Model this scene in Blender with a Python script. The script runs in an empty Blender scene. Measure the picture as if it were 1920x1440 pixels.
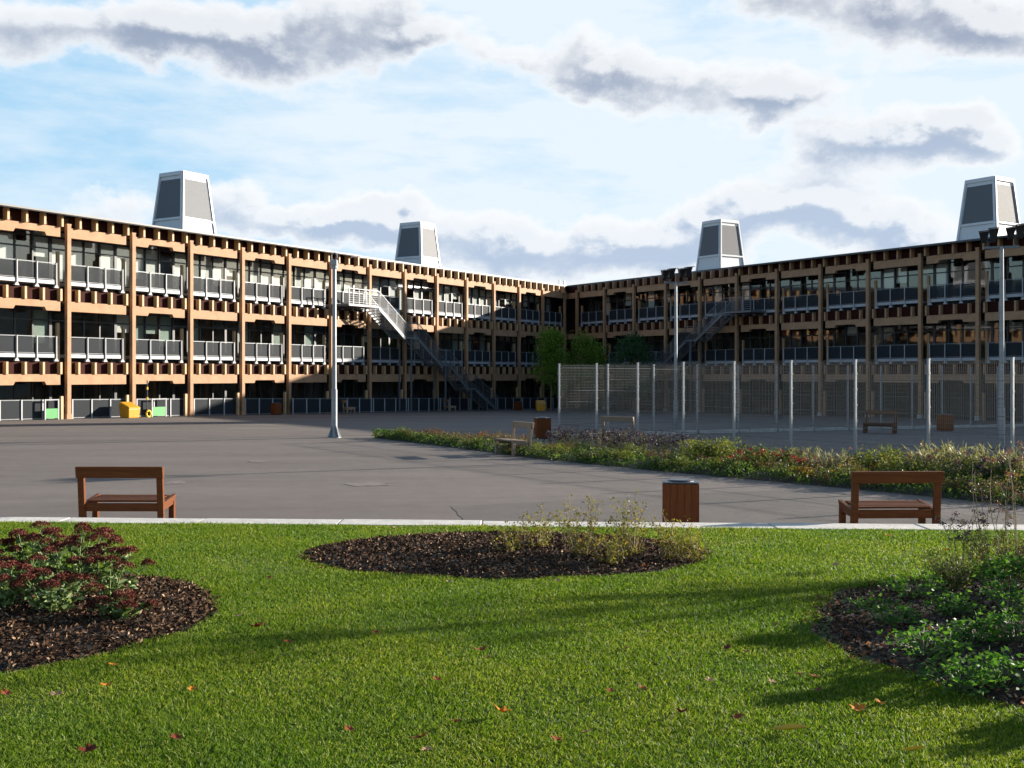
import bpy, bmesh, math, random
import numpy as np
from mathutils import Vector, Matrix
random.seed(7)
R = math.radians
sc = bpy.context.scene
COL = sc.collection

# ------------------------------------------------------------------ camera geometry (level camera, shifted lens)
F, HX, HY, EYE = 2050.0, 960.0, 702.0, 2.2
SUN_AZ, SUN_EL = 66.7, 14.2


def gz(x, y):
    """height of the yard: level near the lawn, then falling gently to the far corner"""
    u = y + 0.5 * x - 42.0
    return -0.0152 * (math.log1p(math.exp(u / 4.0)) * 4.0 if u < 80 else u)


def ray(px, y):
    return (px - HX) / F * y


def ground_at(px, py, z=0.0):
    y = F * (EYE - z) / (py - HY)
    return Vector((ray(px, y), y, z))


LAWN = 0.3

# ------------------------------------------------------------------ materials
MATS = {}


def nodes(name):
    m = bpy.data.materials.new(name)
    m.use_nodes = True
    nt = m.node_tree
    return m, nt, nt.nodes["Principled BSDF"]


def mat(name, col, rough=0.7, var=0.25, scale=6.0, stretch=(1, 1, 1), bump=0.0, metal=0.0, spec=0.5, bscale=None, hue=None):
    """base colour broken up by two noises, optional bump"""
    m, nt, b = nodes(name)
    N, L = nt.nodes, nt.links
    tc = N.new("ShaderNodeTexCoord")
    mp = N.new("ShaderNodeMapping")
    mp.inputs["Scale"].default_value = stretch
    L.new(tc.outputs["Object"], mp.inputs[0])
    n1 = N.new("ShaderNodeTexNoise")
    n1.inputs["Scale"].default_value = scale
    n1.inputs["Detail"].default_value = 6
    n1.inputs["Roughness"].default_value = 0.65
    L.new(mp.outputs[0], n1.inputs[0])
    rp = N.new("ShaderNodeValToRGB")
    e = rp.color_ramp.elements
    e[0].position, e[1].position = 0.28, 0.72
    h = hue or col
    e[0].color = (h[0] * (1 - var), h[1] * (1 - var), h[2] * (1 - var), 1)
    e[1].color = (min(1, col[0] * (1 + var)), min(1, col[1] * (1 + var)), min(1, col[2] * (1 + var)), 1)
    L.new(n1.outputs[0], rp.inputs[0])
    L.new(rp.outputs[0], b.inputs["Base Color"])
    b.inputs["Roughness"].default_value = rough
    b.inputs["Metallic"].default_value = metal
    b.inputs["Specular IOR Level"].default_value = spec
    if bump:
        n2 = N.new("ShaderNodeTexNoise")
        n2.inputs["Scale"].default_value = bscale or scale * 4
        n2.inputs["Detail"].default_value = 4
        L.new(mp.outputs[0], n2.inputs[0])
        bp = N.new("ShaderNodeBump")
        bp.inputs["Strength"].default_value = bump
        bp.inputs["Distance"].default_value = 0.02
        L.new(n2.outputs[0], bp.inputs["Height"])
        L.new(bp.outputs[0], b.inputs["Normal"])
    MATS[name] = m
    return m


def leafmat(name, cols, trans=0.35, rough=0.5):
    """foliage: each leaf (mesh island) takes its own colour from a ramp, some light passes through"""
    m, nt, b = nodes(name)
    N, L = nt.nodes, nt.links
    g = N.new("ShaderNodeNewGeometry")
    rp = N.new("ShaderNodeValToRGB")
    rp.color_ramp.interpolation = "LINEAR"
    els = rp.color_ramp.elements
    while len(els) < len(cols):
        els.new(0.5)
    for i, c in enumerate(cols):
        els[i].position = i / (len(cols) - 1)
        els[i].color = (*c, 1)
    L.new(g.outputs["Random Per Island"], rp.inputs[0])
    L.new(rp.outputs[0], b.inputs["Base Color"])
    b.inputs["Roughness"].default_value = rough
    b.inputs["Specular IOR Level"].default_value = 0.18
    t = N.new("ShaderNodeBsdfTranslucent")
    mul = N.new("ShaderNodeMixRGB")
    mul.blend_type = "MULTIPLY"
    mul.inputs[0].default_value = 1
    mul.inputs[2].default_value = (1.35, 1.4, 0.75, 1)
    L.new(rp.outputs[0], mul.inputs[1])
    L.new(mul.outputs[0], t.inputs[0])
    mx = N.new("ShaderNodeMixShader")
    mx.inputs[0].default_value = trans
    L.new(b.outputs[0], mx.inputs[1])
    L.new(t.outputs[0], mx.inputs[2])
    L.new(mx.outputs[0], N["Material Output"].inputs[0])
    MATS[name] = m
    return m


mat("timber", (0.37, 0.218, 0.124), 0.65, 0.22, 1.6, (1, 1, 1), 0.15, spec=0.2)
mat("timber_sunlit", (0.46, 0.3, 0.15), 0.6, 0.2, 2.0, (1, 1, 1), 0.15)  # joists and side posts of the sunny wing, sunlight put into the colour
mat("infill", (0.035, 0.008, 0.005), 0.7, 0.35, 1.5, spec=0.1)
mat("steel_light", (0.34, 0.35, 0.37), 0.45, 0.1, 3)
mat("steel_grey", (0.14, 0.152, 0.167), 0.45, 0.18, 4, metal=0.25)
mat("galvanised", (0.25, 0.268, 0.29), 0.42, 0.2, 5, metal=0.45)
mat("frame_dark", (0.035, 0.038, 0.045), 0.45, 0.2, 5)
mat("white_paint", (0.6, 0.61, 0.63), 0.45, 0.06, 2)
mat("louvre", (0.115, 0.123, 0.138), 0.7, 0.12, 14, (1, 1, 6), 0.25)
mat("roof_metal", (0.07, 0.076, 0.09), 0.5, 0.2, 2, metal=0.2)
mat("eave_metal", (0.14, 0.14, 0.135), 0.5, 0.15, 3)
mat("plaster", (0.42, 0.4, 0.36), 0.85, 0.15, 1)
mat("interior", (0.2, 0.19, 0.175), 0.9, 0.3, 0.6)
mat("blind", (0.75, 0.74, 0.7), 0.8, 0.06, 2)
mat("blind_green", (0.35, 0.42, 0.36), 0.8, 0.1, 2)
mat("concrete", (0.46, 0.44, 0.4), 0.85, 0.2, 5, (1, 1, 1), 0.4, hue=(0.36, 0.36, 0.35))
mat("kerbstone", (0.5, 0.48, 0.44), 0.85, 0.2, 3, (1, 1, 1), 0.4)
mat("soil", (0.03, 0.019, 0.012), 0.95, 0.5, 9, (1, 1, 1), 1.0, bscale=40)
mat("weathered_wood", (0.24, 0.165, 0.11), 0.7, 0.25, 5, (0.6, 7, 7), 0.25)
mat("bench_wood", (0.115, 0.036, 0.01), 0.6, 0.35, 5, (0.6, 7, 7), 0.25, spec=0.15)
mat("bin_wood", (0.15, 0.042, 0.011), 0.6, 0.3, 5, (6, 6, 0.6), 0.25, spec=0.15)
mat("bin_lid", (0.035, 0.04, 0.055), 0.35, 0.2, 6)
mat("grit_yellow", (0.5, 0.26, 0.012), 0.5, 0.15, 4)
mat("hoop_yellow", (0.7, 0.5, 0.03), 0.5, 0.12, 4)
mat("gate_green", (0.04, 0.26, 0.06), 0.5, 0.12, 4)
mat("wire", (0.085, 0.09, 0.088), 0.5, 0.15, 4)
mat("lamp_black", (0.012, 0.012, 0.016), 0.4, 0.2, 4)
mat("bark", (0.12, 0.09, 0.06), 0.9, 0.4, 12, (1, 1, 0.3), 0.6)
mat("stem_green", (0.12, 0.17, 0.05), 0.7, 0.3, 10)
mat("stem_dry", (0.22, 0.17, 0.08), 0.8, 0.3, 10)
leafmat("grass_blade", [(0.0335, 0.0787, 0.0055), (0.0782, 0.1462, 0.0083), (0.1228, 0.2024, 0.0129), (0.1732, 0.2474, 0.0221), (0.3014, 0.3148, 0.0826)], 0.42)
def patchy(m, scale, lo, hi):
    """slow change of tone over the ground, as in turf with drier and lusher patches"""
    nt = m.node_tree
    N, L = nt.nodes, nt.links
    tc = N.new("ShaderNodeTexCoord")
    n = N.new("ShaderNodeTexNoise")
    n.inputs["Scale"].default_value = scale
    n.inputs["Detail"].default_value = 4
    L.new(tc.outputs["Object"], n.inputs[0])
    r = N.new("ShaderNodeValToRGB")
    r.color_ramp.elements[0].position, r.color_ramp.elements[1].position = 0.32, 0.68
    r.color_ramp.elements[0].color, r.color_ramp.elements[1].color = (*lo, 1), (*hi, 1)
    L.new(n.outputs[0], r.inputs[0])
    src = next(x for x in N if x.bl_idname == "ShaderNodeValToRGB" and x != r)
    mx = N.new("ShaderNodeMixRGB")
    mx.blend_type = "MULTIPLY"
    mx.inputs[0].default_value = 1
    outs = [l.to_socket for l in src.outputs[0].links]
    L.new(src.outputs[0], mx.inputs[1])
    L.new(r.outputs[0], mx.inputs[2])
    for o in outs:
        L.new(mx.outputs[0], o)


patchy(MATS["grass_blade"], 0.9, (0.72, 0.84, 0.8), (1.22, 1.1, 1.05))
leafmat("mulch_chip", [(0.0216, 0.0106, 0.0053), (0.054, 0.0259, 0.0123), (0.0378, 0.0192, 0.0106), (0.0972, 0.0499, 0.0246), (0.0648, 0.0326, 0.0158), (0.0486, 0.023, 0.0106), (0.1296, 0.072, 0.0396), (0.3672, 0.2592, 0.1672)], 0.0, 0.85)
leafmat("litter", [(0.2, 0.05, 0.03), (0.35, 0.16, 0.1), (0.12, 0.03, 0.02), (0.4, 0.25, 0.17)], 0.2, 0.8)
leafmat("sedum_leaf", [(0.039, 0.077, 0.0216), (0.078, 0.126, 0.036), (0.156, 0.224, 0.084), (0.338, 0.42, 0.216)], 0.25, 0.4)
leafmat("sedum_flower", [(0.069, 0.0158, 0.015), (0.1196, 0.0315, 0.0243), (0.184, 0.0619, 0.0374), (0.092, 0.0203, 0.0262)], 0.1, 0.8)
leafmat("lush_leaf", [(0.0189, 0.0607, 0.0108), (0.0405, 0.108, 0.0162), (0.0743, 0.1755, 0.0243), (0.135, 0.2565, 0.0405)], 0.35)
leafmat("wiry_leaf", [(0.1, 0.12, 0.02), (0.17, 0.17, 0.03), (0.22, 0.15, 0.03), (0.12, 0.15, 0.03)], 0.4)
leafmat("cover_leaf", [(0.0288, 0.0648, 0.0108), (0.072, 0.1224, 0.0216), (0.0432, 0.0864, 0.018), (0.144, 0.1872, 0.0432)], 0.35)
leafmat("border_green", [(0.036, 0.0648, 0.0144), (0.072, 0.108, 0.0216), (0.1152, 0.1368, 0.036), (0.144, 0.1224, 0.0432)], 0.35)
leafmat("border_lime", [(0.0864, 0.1152, 0.0144), (0.144, 0.1728, 0.0288), (0.1872, 0.18, 0.036), (0.1008, 0.1008, 0.0216)], 0.4)
leafmat("border_orange", [(0.216, 0.072, 0.0144), (0.2592, 0.144, 0.0144), (0.144, 0.1224, 0.0216), (0.3024, 0.1944, 0.0216)], 0.35)
leafmat("border_brown", [(0.1152, 0.0648, 0.0288), (0.18, 0.1152, 0.0576), (0.0864, 0.072, 0.0216), (0.2304, 0.1584, 0.0864)], 0.3)
leafmat("border_pale", [(0.18, 0.18, 0.1008), (0.2448, 0.2304, 0.144), (0.144, 0.1584, 0.072), (0.3024, 0.2736, 0.2016)], 0.35)
leafmat("border_dark", [(0.03, 0.02, 0.02), (0.05, 0.035, 0.03), (0.04, 0.05, 0.02), (0.07, 0.05, 0.03)], 0.2)
leafmat("flower_red", [(0.3375, 0.015, 0.015), (0.4125, 0.0375, 0.03), (0.375, 0.06, 0.075), (0.285, 0.0075, 0.015)], 0.2)
leafmat("flower_pink", [(0.243, 0.0864, 0.0972), (0.27, 0.135, 0.1188), (0.216, 0.0648, 0.0864), (0.297, 0.189, 0.162)], 0.2)
leafmat("flower_purple", [(0.035, 0.0225, 0.05), (0.06, 0.04, 0.085), (0.08, 0.045, 0.1), (0.025, 0.015, 0.03)], 0.15)
leafmat("tree_bright", [(0.0507, 0.1127, 0.0135), (0.1127, 0.2141, 0.0225), (0.1804, 0.2931, 0.0338), (0.0789, 0.1578, 0.018)], 0.35)
leafmat("tree_mid", [(0.0576, 0.1152, 0.0185), (0.1382, 0.2304, 0.0254), (0.1728, 0.2534, 0.0346), (0.0691, 0.1382, 0.023)], 0.35)
leafmat("tree_dark", [(0.0168, 0.056, 0.0224), (0.035, 0.098, 0.0336), (0.049, 0.119, 0.042), (0.0252, 0.07, 0.028)], 0.25)
for nm, c in (("leaf_rust", (0.3, 0.08, 0.03)), ("leaf_tan", (0.5, 0.33, 0.2)), ("leaf_orange", (0.6, 0.24, 0.03)), ("leaf_red", (0.19, 0.04, 0.022)), ("leaf_yellow", (0.6, 0.45, 0.08))):
    leafmat(nm, [c, tuple(0.8 * v for v in c)], 0.25, 0.6)


def glass_material():
    m, nt, b = nodes("glass")
    N, L = nt.nodes, nt.links
    N.remove(b)
    ge = N.new("ShaderNodeNewGeometry")
    dt = N.new("ShaderNodeVectorMath")
    dt.operation = "DOT_PRODUCT"
    L.new(ge.outputs["Incoming"], dt.inputs[0])
    L.new(ge.outputs["Normal"], dt.inputs[1])

    def mm(op, a, b_=None):
        n = N.new("ShaderNodeMath")
        n.operation = op
        for i, v in enumerate((a, b_)):
            if isinstance(v, (int, float)):
                n.inputs[i].default_value = v
            elif v is not None:
                L.new(v, n.inputs[i])
        return n
    # Schlick reflectance, the same from both sides of the pane
    fr = mm("ADD", mm("MULTIPLY", mm("POWER", mm("SUBTRACT", 1.0, mm("ABSOLUTE", dt.outputs["Value"]).outputs[0]).outputs[0], 4.0).outputs[0], 0.86).outputs[0], 0.07)
    tr = N.new("ShaderNodeBsdfTransparent")
    tr.inputs[0].default_value = (0.86, 0.88, 0.88, 1)
    gl = N.new("ShaderNodeBsdfGlossy")
    gl.inputs["Roughness"].default_value = 0.03
    mx = N.new("ShaderNodeMixShader")
    L.new(fr.outputs[0], mx.inputs[0])
    L.new(tr.outputs[0], mx.inputs[1])
    L.new(gl.outputs[0], mx.inputs[2])
    L.new(mx.outputs[0], N["Material Output"].inputs[0])
    MATS["glass"] = m


glass_material()


def mesh_panel_material(name, col, hole):
    """perforated steel sheet: a fine grid of round holes"""
    m, nt, b = nodes(name)
    N, L = nt.nodes, nt.links
    b.inputs["Base Color"].default_value = (*col, 1)
    b.inputs["Specular IOR Level"].default_value = 0.08
    b.inputs["Roughness"].default_value = 0.6
    b.inputs["Metallic"].default_value = 0.0
    tc = N.new("ShaderNodeTexCoord")
    vo = N.new("ShaderNodeTexVoronoi")
    vo.inputs["Scale"].default_value = 60
    vo.inputs["Randomness"].default_value = 0
    L.new(tc.outputs["Object"], vo.inputs[0])
    lt = N.new("ShaderNodeMath")
    lt.operation = "LESS_THAN"
    lt.inputs[1].default_value = hole
    L.new(vo.outputs["Distance"], lt.inputs[0])
    tr = N.new("ShaderNodeBsdfTransparent")
    mx = N.new("ShaderNodeMixShader")
    L.new(lt.outputs[0], mx.inputs[0])
    L.new(b.outputs[0], mx.inputs[1])
    L.new(tr.outputs[0], mx.inputs[2])
    L.new(mx.outputs[0], N["Material Output"].inputs[0])
    MATS[name] = m


mesh_panel_material("perforated", (0.027, 0.032, 0.037), 0.3)


def asphalt_material():
    m, nt, b = nodes("asphalt")
    N, L = nt.nodes, nt.links
    tc = N.new("ShaderNodeTexCoord")
    mp = N.new("ShaderNodeMapping")
    mp.inputs["Rotation"].default_value = (0, 0, R(-6))
    L.new(tc.outputs["Object"], mp.inputs[0])

    def noise(scale, detail, vec, rough=0.6):
        n = N.new("ShaderNodeTexNoise")
        n.inputs["Scale"].default_value = scale
        n.inputs["Detail"].default_value = detail
        n.inputs["Roughness"].default_value = rough
        L.new(vec, n.inputs[0])
        return n.outputs[0]

    def math_(op, a, bb):
        n = N.new("ShaderNodeMath")
        n.operation = op
        for i, v in enumerate((a, bb)):
            if isinstance(v, (int, float)):
                n.inputs[i].default_value = v
            elif v is not None:
                L.new(v, n.inputs[i])
        return n.outputs[0]

    # paving lanes about 3.4 m wide, each laid with its own slightly different tone
    wob = noise(0.12, 2, tc.outputs["Object"])
    sx = N.new("ShaderNodeSeparateXYZ")
    L.new(mp.outputs[0], sx.inputs[0])
    lane = math_("ADD", math_("MULTIPLY", sx.outputs[1], 1 / 3.4), math_("MULTIPLY", wob, 0.5))
    fl = math_("FLOOR", lane, None)
    wn = N.new("ShaderNodeTexWhiteNoise")
    wn.noise_dimensions = "1D"
    L.new(fl, wn.inputs["W"])
    fr = math_("FRACT", lane, None)
    seam = math_("LESS_THAN", fr, 0.012)
    mp2 = N.new("ShaderNodeMapping")
    mp2.inputs["Scale"].default_value = (0.25, 1.3, 1)
    L.new(tc.outputs["Object"], mp2.inputs[0])
    big = noise(0.5, 5, mp2.outputs[0])
    mid = noise(2.2, 5, tc.outputs["Object"])
    fine = noise(160, 3, tc.outputs["Object"], 0.8)
    v = math_("ADD", math_("MULTIPLY", big, 0.55), math_("MULTIPLY", mid, 0.35))
    v = math_("ADD", v, math_("MULTIPLY", wn.outputs["Value"], 0.16))
    v = math_("ADD", v, math_("MULTIPLY", fine, 0.35))
    v = math_("SUBTRACT", v, math_("MULTIPLY", seam, 0.22))
    rp = N.new("ShaderNodeValToRGB")
    e = rp.color_ramp.elements
    e[0].position, e[1].position = 0.3, 1.05
    e[0].color = (0.073, 0.06, 0.052, 1)
    e[1].color = (0.184, 0.157, 0.14, 1)
    L.new(v, rp.inputs[0])
    L.new(rp.outputs[0], b.inputs["Base Color"])
    b.inputs["Roughness"].default_value = 0.85
    b.inputs["Specular IOR Level"].default_value = 0.3
    bp = N.new("ShaderNodeBump")
    bp.inputs["Strength"].default_value = 0.35
    bp.inputs["Distance"].default_value = 0.01
    L.new(fine, bp.inputs["Height"])
    L.new(bp.outputs[0], b.inputs["Normal"])
    MATS["asphalt"] = m


asphalt_material()


def lawn_material():
    m = mat("lawn", (0.06, 0.1, 0.012), 0.95, 0.4, 1.2, (1, 1, 1), 0.8, hue=(0.03, 0.035, 0.01), bscale=60)
    return m


lawn_material()

# ------------------------------------------------------------------ object helpers


def link(name, me, m=None, parent=None, loc=None, rotz=0.0):
    if m is not None:
        me.materials.clear()
        me.materials.append(MATS[m])
    o = bpy.data.objects.new(name, me)
    COL.objects.link(o)
    if parent is not None:
        o.parent = parent
    if loc is not None:
        o.location = loc
    o.rotation_euler = (0, 0, rotz)
    return o


def tag(o, label=None, cat=None, group=None, kind=None):
    if label:
        o["label"] = label
    if cat:
        o["category"] = cat
    if group:
        o["group"] = group
    if kind:
        o["kind"] = kind
    return o


def empty(name, loc, rotz=0.0):
    o = bpy.data.objects.new(name, None)
    o.empty_display_size = 0.3
    COL.objects.link(o)
    o.location = loc
    o.rotation_euler = (0, 0, rotz)
    return o


def copy_tree(o, kids, parent=None):
    c = o.copy()
    COL.objects.link(c)
    if parent is not None:
        c.parent = parent
    for ch in kids.get(o.name, []):
        copy_tree(ch, kids, c)
    return c


def kids_of(root):
    d = {}
    st = [root]
    allo = list(COL.objects)
    while st:
        p = st.pop()
        d[p.name] = [x for x in allo if x.parent == p]
        st += d[p.name]
    return d


class MB:
    """collects shapes and turns them into ONE mesh"""

    def __init__(self):
        self.v, self.f = [], []

    def add(self, vs, fs):
        n = len(self.v)
        self.v += [tuple(p) for p in vs]
        self.f += [tuple(i + n for i in f) for f in fs]
        return self

    def hexa(self, p):
        return self.add(p, [(0, 3, 2, 1), (4, 5, 6, 7), (0, 1, 5, 4), (1, 2, 6, 5), (2, 3, 7, 6), (3, 0, 4, 7)])

    def box(self, x0, x1, y0, y1, z0, z1):
        x0, x1 = min(x0, x1), max(x0, x1)
        return self.hexa([(x0, y0, z0), (x1, y0, z0), (x1, y1, z0), (x0, y1, z0), (x0, y0, z1), (x1, y0, z1), (x1, y1, z1), (x0, y1, z1)])

    def prism_xz(self, poly, y0, y1):
        n = len(poly)
        vs = [(x, y0, z) for x, z in poly] + [(x, y1, z) for x, z in poly]
        fs = [tuple(range(n)), tuple(range(2 * n - 1, n - 1, -1))]
        fs += [(i, i + n, (i + 1) % n + n, (i + 1) % n) for i in range(n)]
        return self.add(vs, fs)

    def bar(self, a, b, w, h=None, up=(0, 0, 1)):
        a, b = Vector(a), Vector(b)
        d = (b - a).normalized()
        u = Vector(up)
        if abs(d.dot(u)) > 0.95:
            u = Vector((0, 1, 0))
        s = d.cross(u).normalized() * (w / 2)
        t = s.cross(d).normalized() * ((h or w) / 2)
        return self.hexa([a - s - t, a + s - t, a + s + t, a - s + t, b - s - t, b + s - t, b + s + t, b - s + t])

    def tube(self, pts, rads, n=8, caps=True):
        pts = [Vector(p) for p in pts]
        if isinstance(rads, (int, float)):
            rads = [rads] * len(pts)
        base = len(self.v)
        for i, p in enumerate(pts):
            d = (pts[min(i + 1, len(pts) - 1)] - pts[max(i - 1, 0)]).normalized()
            u = Vector((0, 0, 1)) if abs(d.z) < 0.9 else Vector((1, 0, 0))
            s = d.cross(u).normalized()
            t = s.cross(d)
            for k in range(n):
                a = 2 * math.pi * k / n
                self.v.append(tuple(p + (s * math.cos(a) + t * math.sin(a)) * rads[i]))
        for i in range(len(pts) - 1):
            for k in range(n):
                q = base + i * n
                self.f.append((q + k, q + (k + 1) % n, q + n + (k + 1) % n, q + n + k))
        if caps:
            self.f.append(tuple(base + k for k in range(n - 1, -1, -1)))
            q = base + (len(pts) - 1) * n
            self.f.append(tuple(q + k for k in range(n)))
        return self

    def mesh(self, name):
        me = bpy.data.meshes.new(name)
        me.from_pydata(self.v, [], self.f)
        bm = bmesh.new()
        bm.from_mesh(me)
        bmesh.ops.recalc_face_normals(bm, faces=bm.faces)
        bm.to_mesh(me)
        bm.free()
        return me

    def build(self, name, m, parent=None, loc=None, rotz=0.0, bevel=0.0):
        o = link(name, self.mesh(name), m, parent, loc, rotz)
        if bevel:
            bv = o.modifiers.new("bevel", "BEVEL")
            bv.width = bevel
            bv.segments = 2
            bv.limit_method = "ANGLE"
        return o


def np_mesh(name, verts, faces):
    """verts (N,3), faces (M,k) all with k corners"""
    me = bpy.data.meshes.new(name)
    nf, k = faces.shape
    me.vertices.add(len(verts))
    me.vertices.foreach_set("co", np.ascontiguousarray(verts, dtype=np.float32).ravel())
    me.loops.add(nf * k)
    me.loops.foreach_set("vertex_index", np.ascontiguousarray(faces, dtype=np.int32).ravel())
    me.polygons.add(nf)
    me.polygons.foreach_set("loop_start", np.arange(0, nf * k, k, dtype=np.int32))
    me.polygons.foreach_set("loop_total", np.full(nf, k, dtype=np.int32))
    me.update(calc_edges=True)
    return me


def unit(a):
    return a / np.maximum(np.linalg.norm(a, axis=1, keepdims=True), 1e-9)


def leaves(rng, cen, length, width, axis=None, tilt=1.0):
    """one four-cornered folded leaf at every centre; axis biases the direction it points"""
    n = len(cen)
    d = rng.normal(size=(n, 3))
    if axis is not None:
        d = d * tilt + axis
    d = unit(d)
    s = unit(np.cross(d, rng.normal(size=(n, 3))))
    nn = np.cross(s, d)
    L = (length * rng.uniform(0.65, 1.25, n))[:, None]
    W = (width * rng.uniform(0.7, 1.2, n))[:, None]
    v = np.stack([cen, cen + d * L * 0.5 + s * W * 0.5 + nn * W * 0.15, cen + d * L, cen + d * L * 0.5 - s * W * 0.5 + nn * W * 0.15], axis=1)
    f = np.arange(n * 4).reshape(n, 4)
    return v.reshape(-1, 3), f


def leaf_obj(name, m, rng, cen, length, width, parent=None, axis=None, tilt=1.0, loc=None):
    v, f = leaves(rng, np.asarray(cen, float), length, width, axis, tilt)
    return link(name, np_mesh(name, v, f), m, parent, loc)


ORD = "first second third fourth fifth sixth seventh eighth ninth tenth eleventh twelfth thirteenth fourteenth fifteenth sixteenth seventeenth eighteenth nineteenth twentieth".split()


def ordinal(i):
    tens = {20: "twent", 30: "thirt", 40: "fort", 50: "fift"}
    if i < 20:
        return ORD[i]
    t = (i + 1) // 10 * 10
    u = (i + 1) % 10
    return tens[t] + ("ieth" if u == 0 else "y-" + ORD[u - 1])


# ------------------------------------------------------------------ ground
def build_ground():
    xs = sorted(set([-600, -350, -200, -120] + list(range(-80, 82, 4)) + [120, 200, 350, 600]))
    ys = sorted(set([-300, -120, -60] + list(range(-40, 130, 4)) + [150, 200, 300, 500]))
    v = [(x, y, gz(x, min(y, 130))) for y in ys for x in xs]
    n = len(xs)
    f = [(j * n + i, j * n + i + 1, (j + 1) * n + i + 1, (j + 1) * n + i) for j in range(len(ys) - 1) for i in range(n - 1)]
    me = bpy.data.meshes.new("ground")
    me.from_pydata(v, [], f)
    for p in me.polygons:
        p.use_smooth = True
    o = link("ground", me, "asphalt")
    tag(o, "dark grey asphalt school yard stretching to the buildings", "ground", kind="structure")


build_ground()

def ground_patch(name, pts, m, label, seed, lift):
    """a thin repair or worn spot lying on the asphalt"""
    rng = random.Random(seed)
    out = []
    for i in range(len(pts)):
        a, b = Vector(pts[i]), Vector(pts[(i + 1) % len(pts)])
        n = max(1, int((b - a).length / 0.35))
        for k in range(n):
            p = a.lerp(b, k / n)
            out.append((p.x + rng.uniform(-1, 1) * 0.02, p.y + rng.uniform(-1, 1) * 0.02))
    me = bpy.data.meshes.new(name)
    me.from_pydata([(x, y, gz(x, y) + lift) for x, y in out], [], [tuple(range(len(out)))])
    tag(link(name, me, m), label, "ground", kind="structure")


mat("tarmac_new", (0.098, 0.083, 0.073), 0.85, 0.18, 1.5, (1, 1, 1), 0.3, bscale=150)
mat("tarmac_worn", (0.165, 0.138, 0.117), 0.9, 0.35, 5, (1, 1, 1), 0.3, bscale=150)
ground_patch("tarmac_patch", [tuple(ground_at(*q).xy) for q in ((847, 950), (1243, 928), (1500, 918), (1760, 962), (1800, 1010), (900, 1010))], "tarmac_new", "darker resurfaced strip of asphalt beyond the kerb", 1, 0.004)
for q, (px, py, w, h) in enumerate(((487, 865, 0.35, 0.3), (690, 908, 0.5, 0.5), (480, 803, 1.6, 0.9), (760, 832, 0.5, 0.5), (330, 905, 0.3, 0.4))):
    c = ground_at(px, py)
    rq = random.Random(q)
    ground_patch("worn_spot", [(c.x + w * math.cos(t) * rq.uniform(0.5, 1.1), c.y + h * math.sin(t) * rq.uniform(0.5, 1.1)) for t in [i * 0.5236 for i in range(12)]], "tarmac_worn", "small pale worn spot in the asphalt", q, 0.006)

KA, KB = Vector((-6.86, 14.64)), Vector((6.44, 13.8))          # far edge of the kerb


def kerb_y(x):
    return KA.y + (KB.y - KA.y) * (x - KA.x) / (KB.x - KA.x)


def build_lawn():
    xs = np.linspace(-26, 26, 53)
    v, f = [], []
    ts = np.linspace(0, 1, 31)
    for x in xs:
        ye = kerb_y(x) - 0.52
        for t in ts:
            y = -12 + (ye + 12) * t
            v.append((x, y, LAWN - 0.012 + 0.006 * math.sin(x * 1.7) * math.sin(y * 1.3)))
    m = len(ts)
    for i in range(len(xs) - 1):
        for j in range(m - 1):
            f.append((i * m + j, (i + 1) * m + j, (i + 1) * m + j + 1, i * m + j + 1))
    me = bpy.data.meshes.new("lawn")
    me.from_pydata(v, [], f)
    for p in me.polygons:
        p.use_smooth = True
    tag(link("lawn", me, "lawn"), "raised green lawn in front of the asphalt yard", "lawn", kind="structure")
    # kerb of long concrete blocks, standing about 0.3 m above the yard
    b = MB()
    x = -26.0
    while x < 26:
        w = 1.83
        for_y0, for_y1 = kerb_y(x), kerb_y(x + w - 0.012)
        dz = random.uniform(-0.006, 0.006)
        b.hexa([(x, for_y0 - 0.52, -0.1), (x + w - 0.012, for_y1 - 0.52, -0.1), (x + w - 0.012, for_y1, -0.1), (x, for_y0, -0.1),
                (x, for_y0 - 0.52, LAWN + dz), (x + w - 0.012, for_y1 - 0.52, LAWN + dz), (x + w - 0.012, for_y1, LAWN + dz), (x, for_y0, LAWN + dz)])
        x += w
    o = b.build("kerb", "kerbstone", bevel=0.012)
    tag(o, "pale concrete kerb between the lawn and the yard", "kerb", kind="structure")


build_lawn()

# beds on the lawn: centre, half axes
BED_MID = (-0.06, 11.65, 2.16, 1.46)
BED_LEFT = (-4.3, 8.6, 1.92, 1.92)
BED_RIGHT = (4.45, 7.9, 2.2, 2.35)


def in_bed(x, y, b, grow=0.0):
    w = 0.05 * np.sin(np.arctan2(y - b[1], x - b[0]) * 7 + b[0]) + 0.03 * np.sin(np.arctan2(y - b[1], x - b[0]) * 17)
    return ((x - b[0]) / (b[2] + grow)) ** 2 + ((y - b[1]) / (b[3] + grow)) ** 2 < (1 + w)


def bed_h(x, y, b):
    r2 = ((x - b[0]) / b[2]) ** 2 + ((y - b[1]) / b[3]) ** 2
    return LAWN - 0.02 + 0.10 * np.clip(1 - r2, 0, 1) ** 0.7


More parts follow.
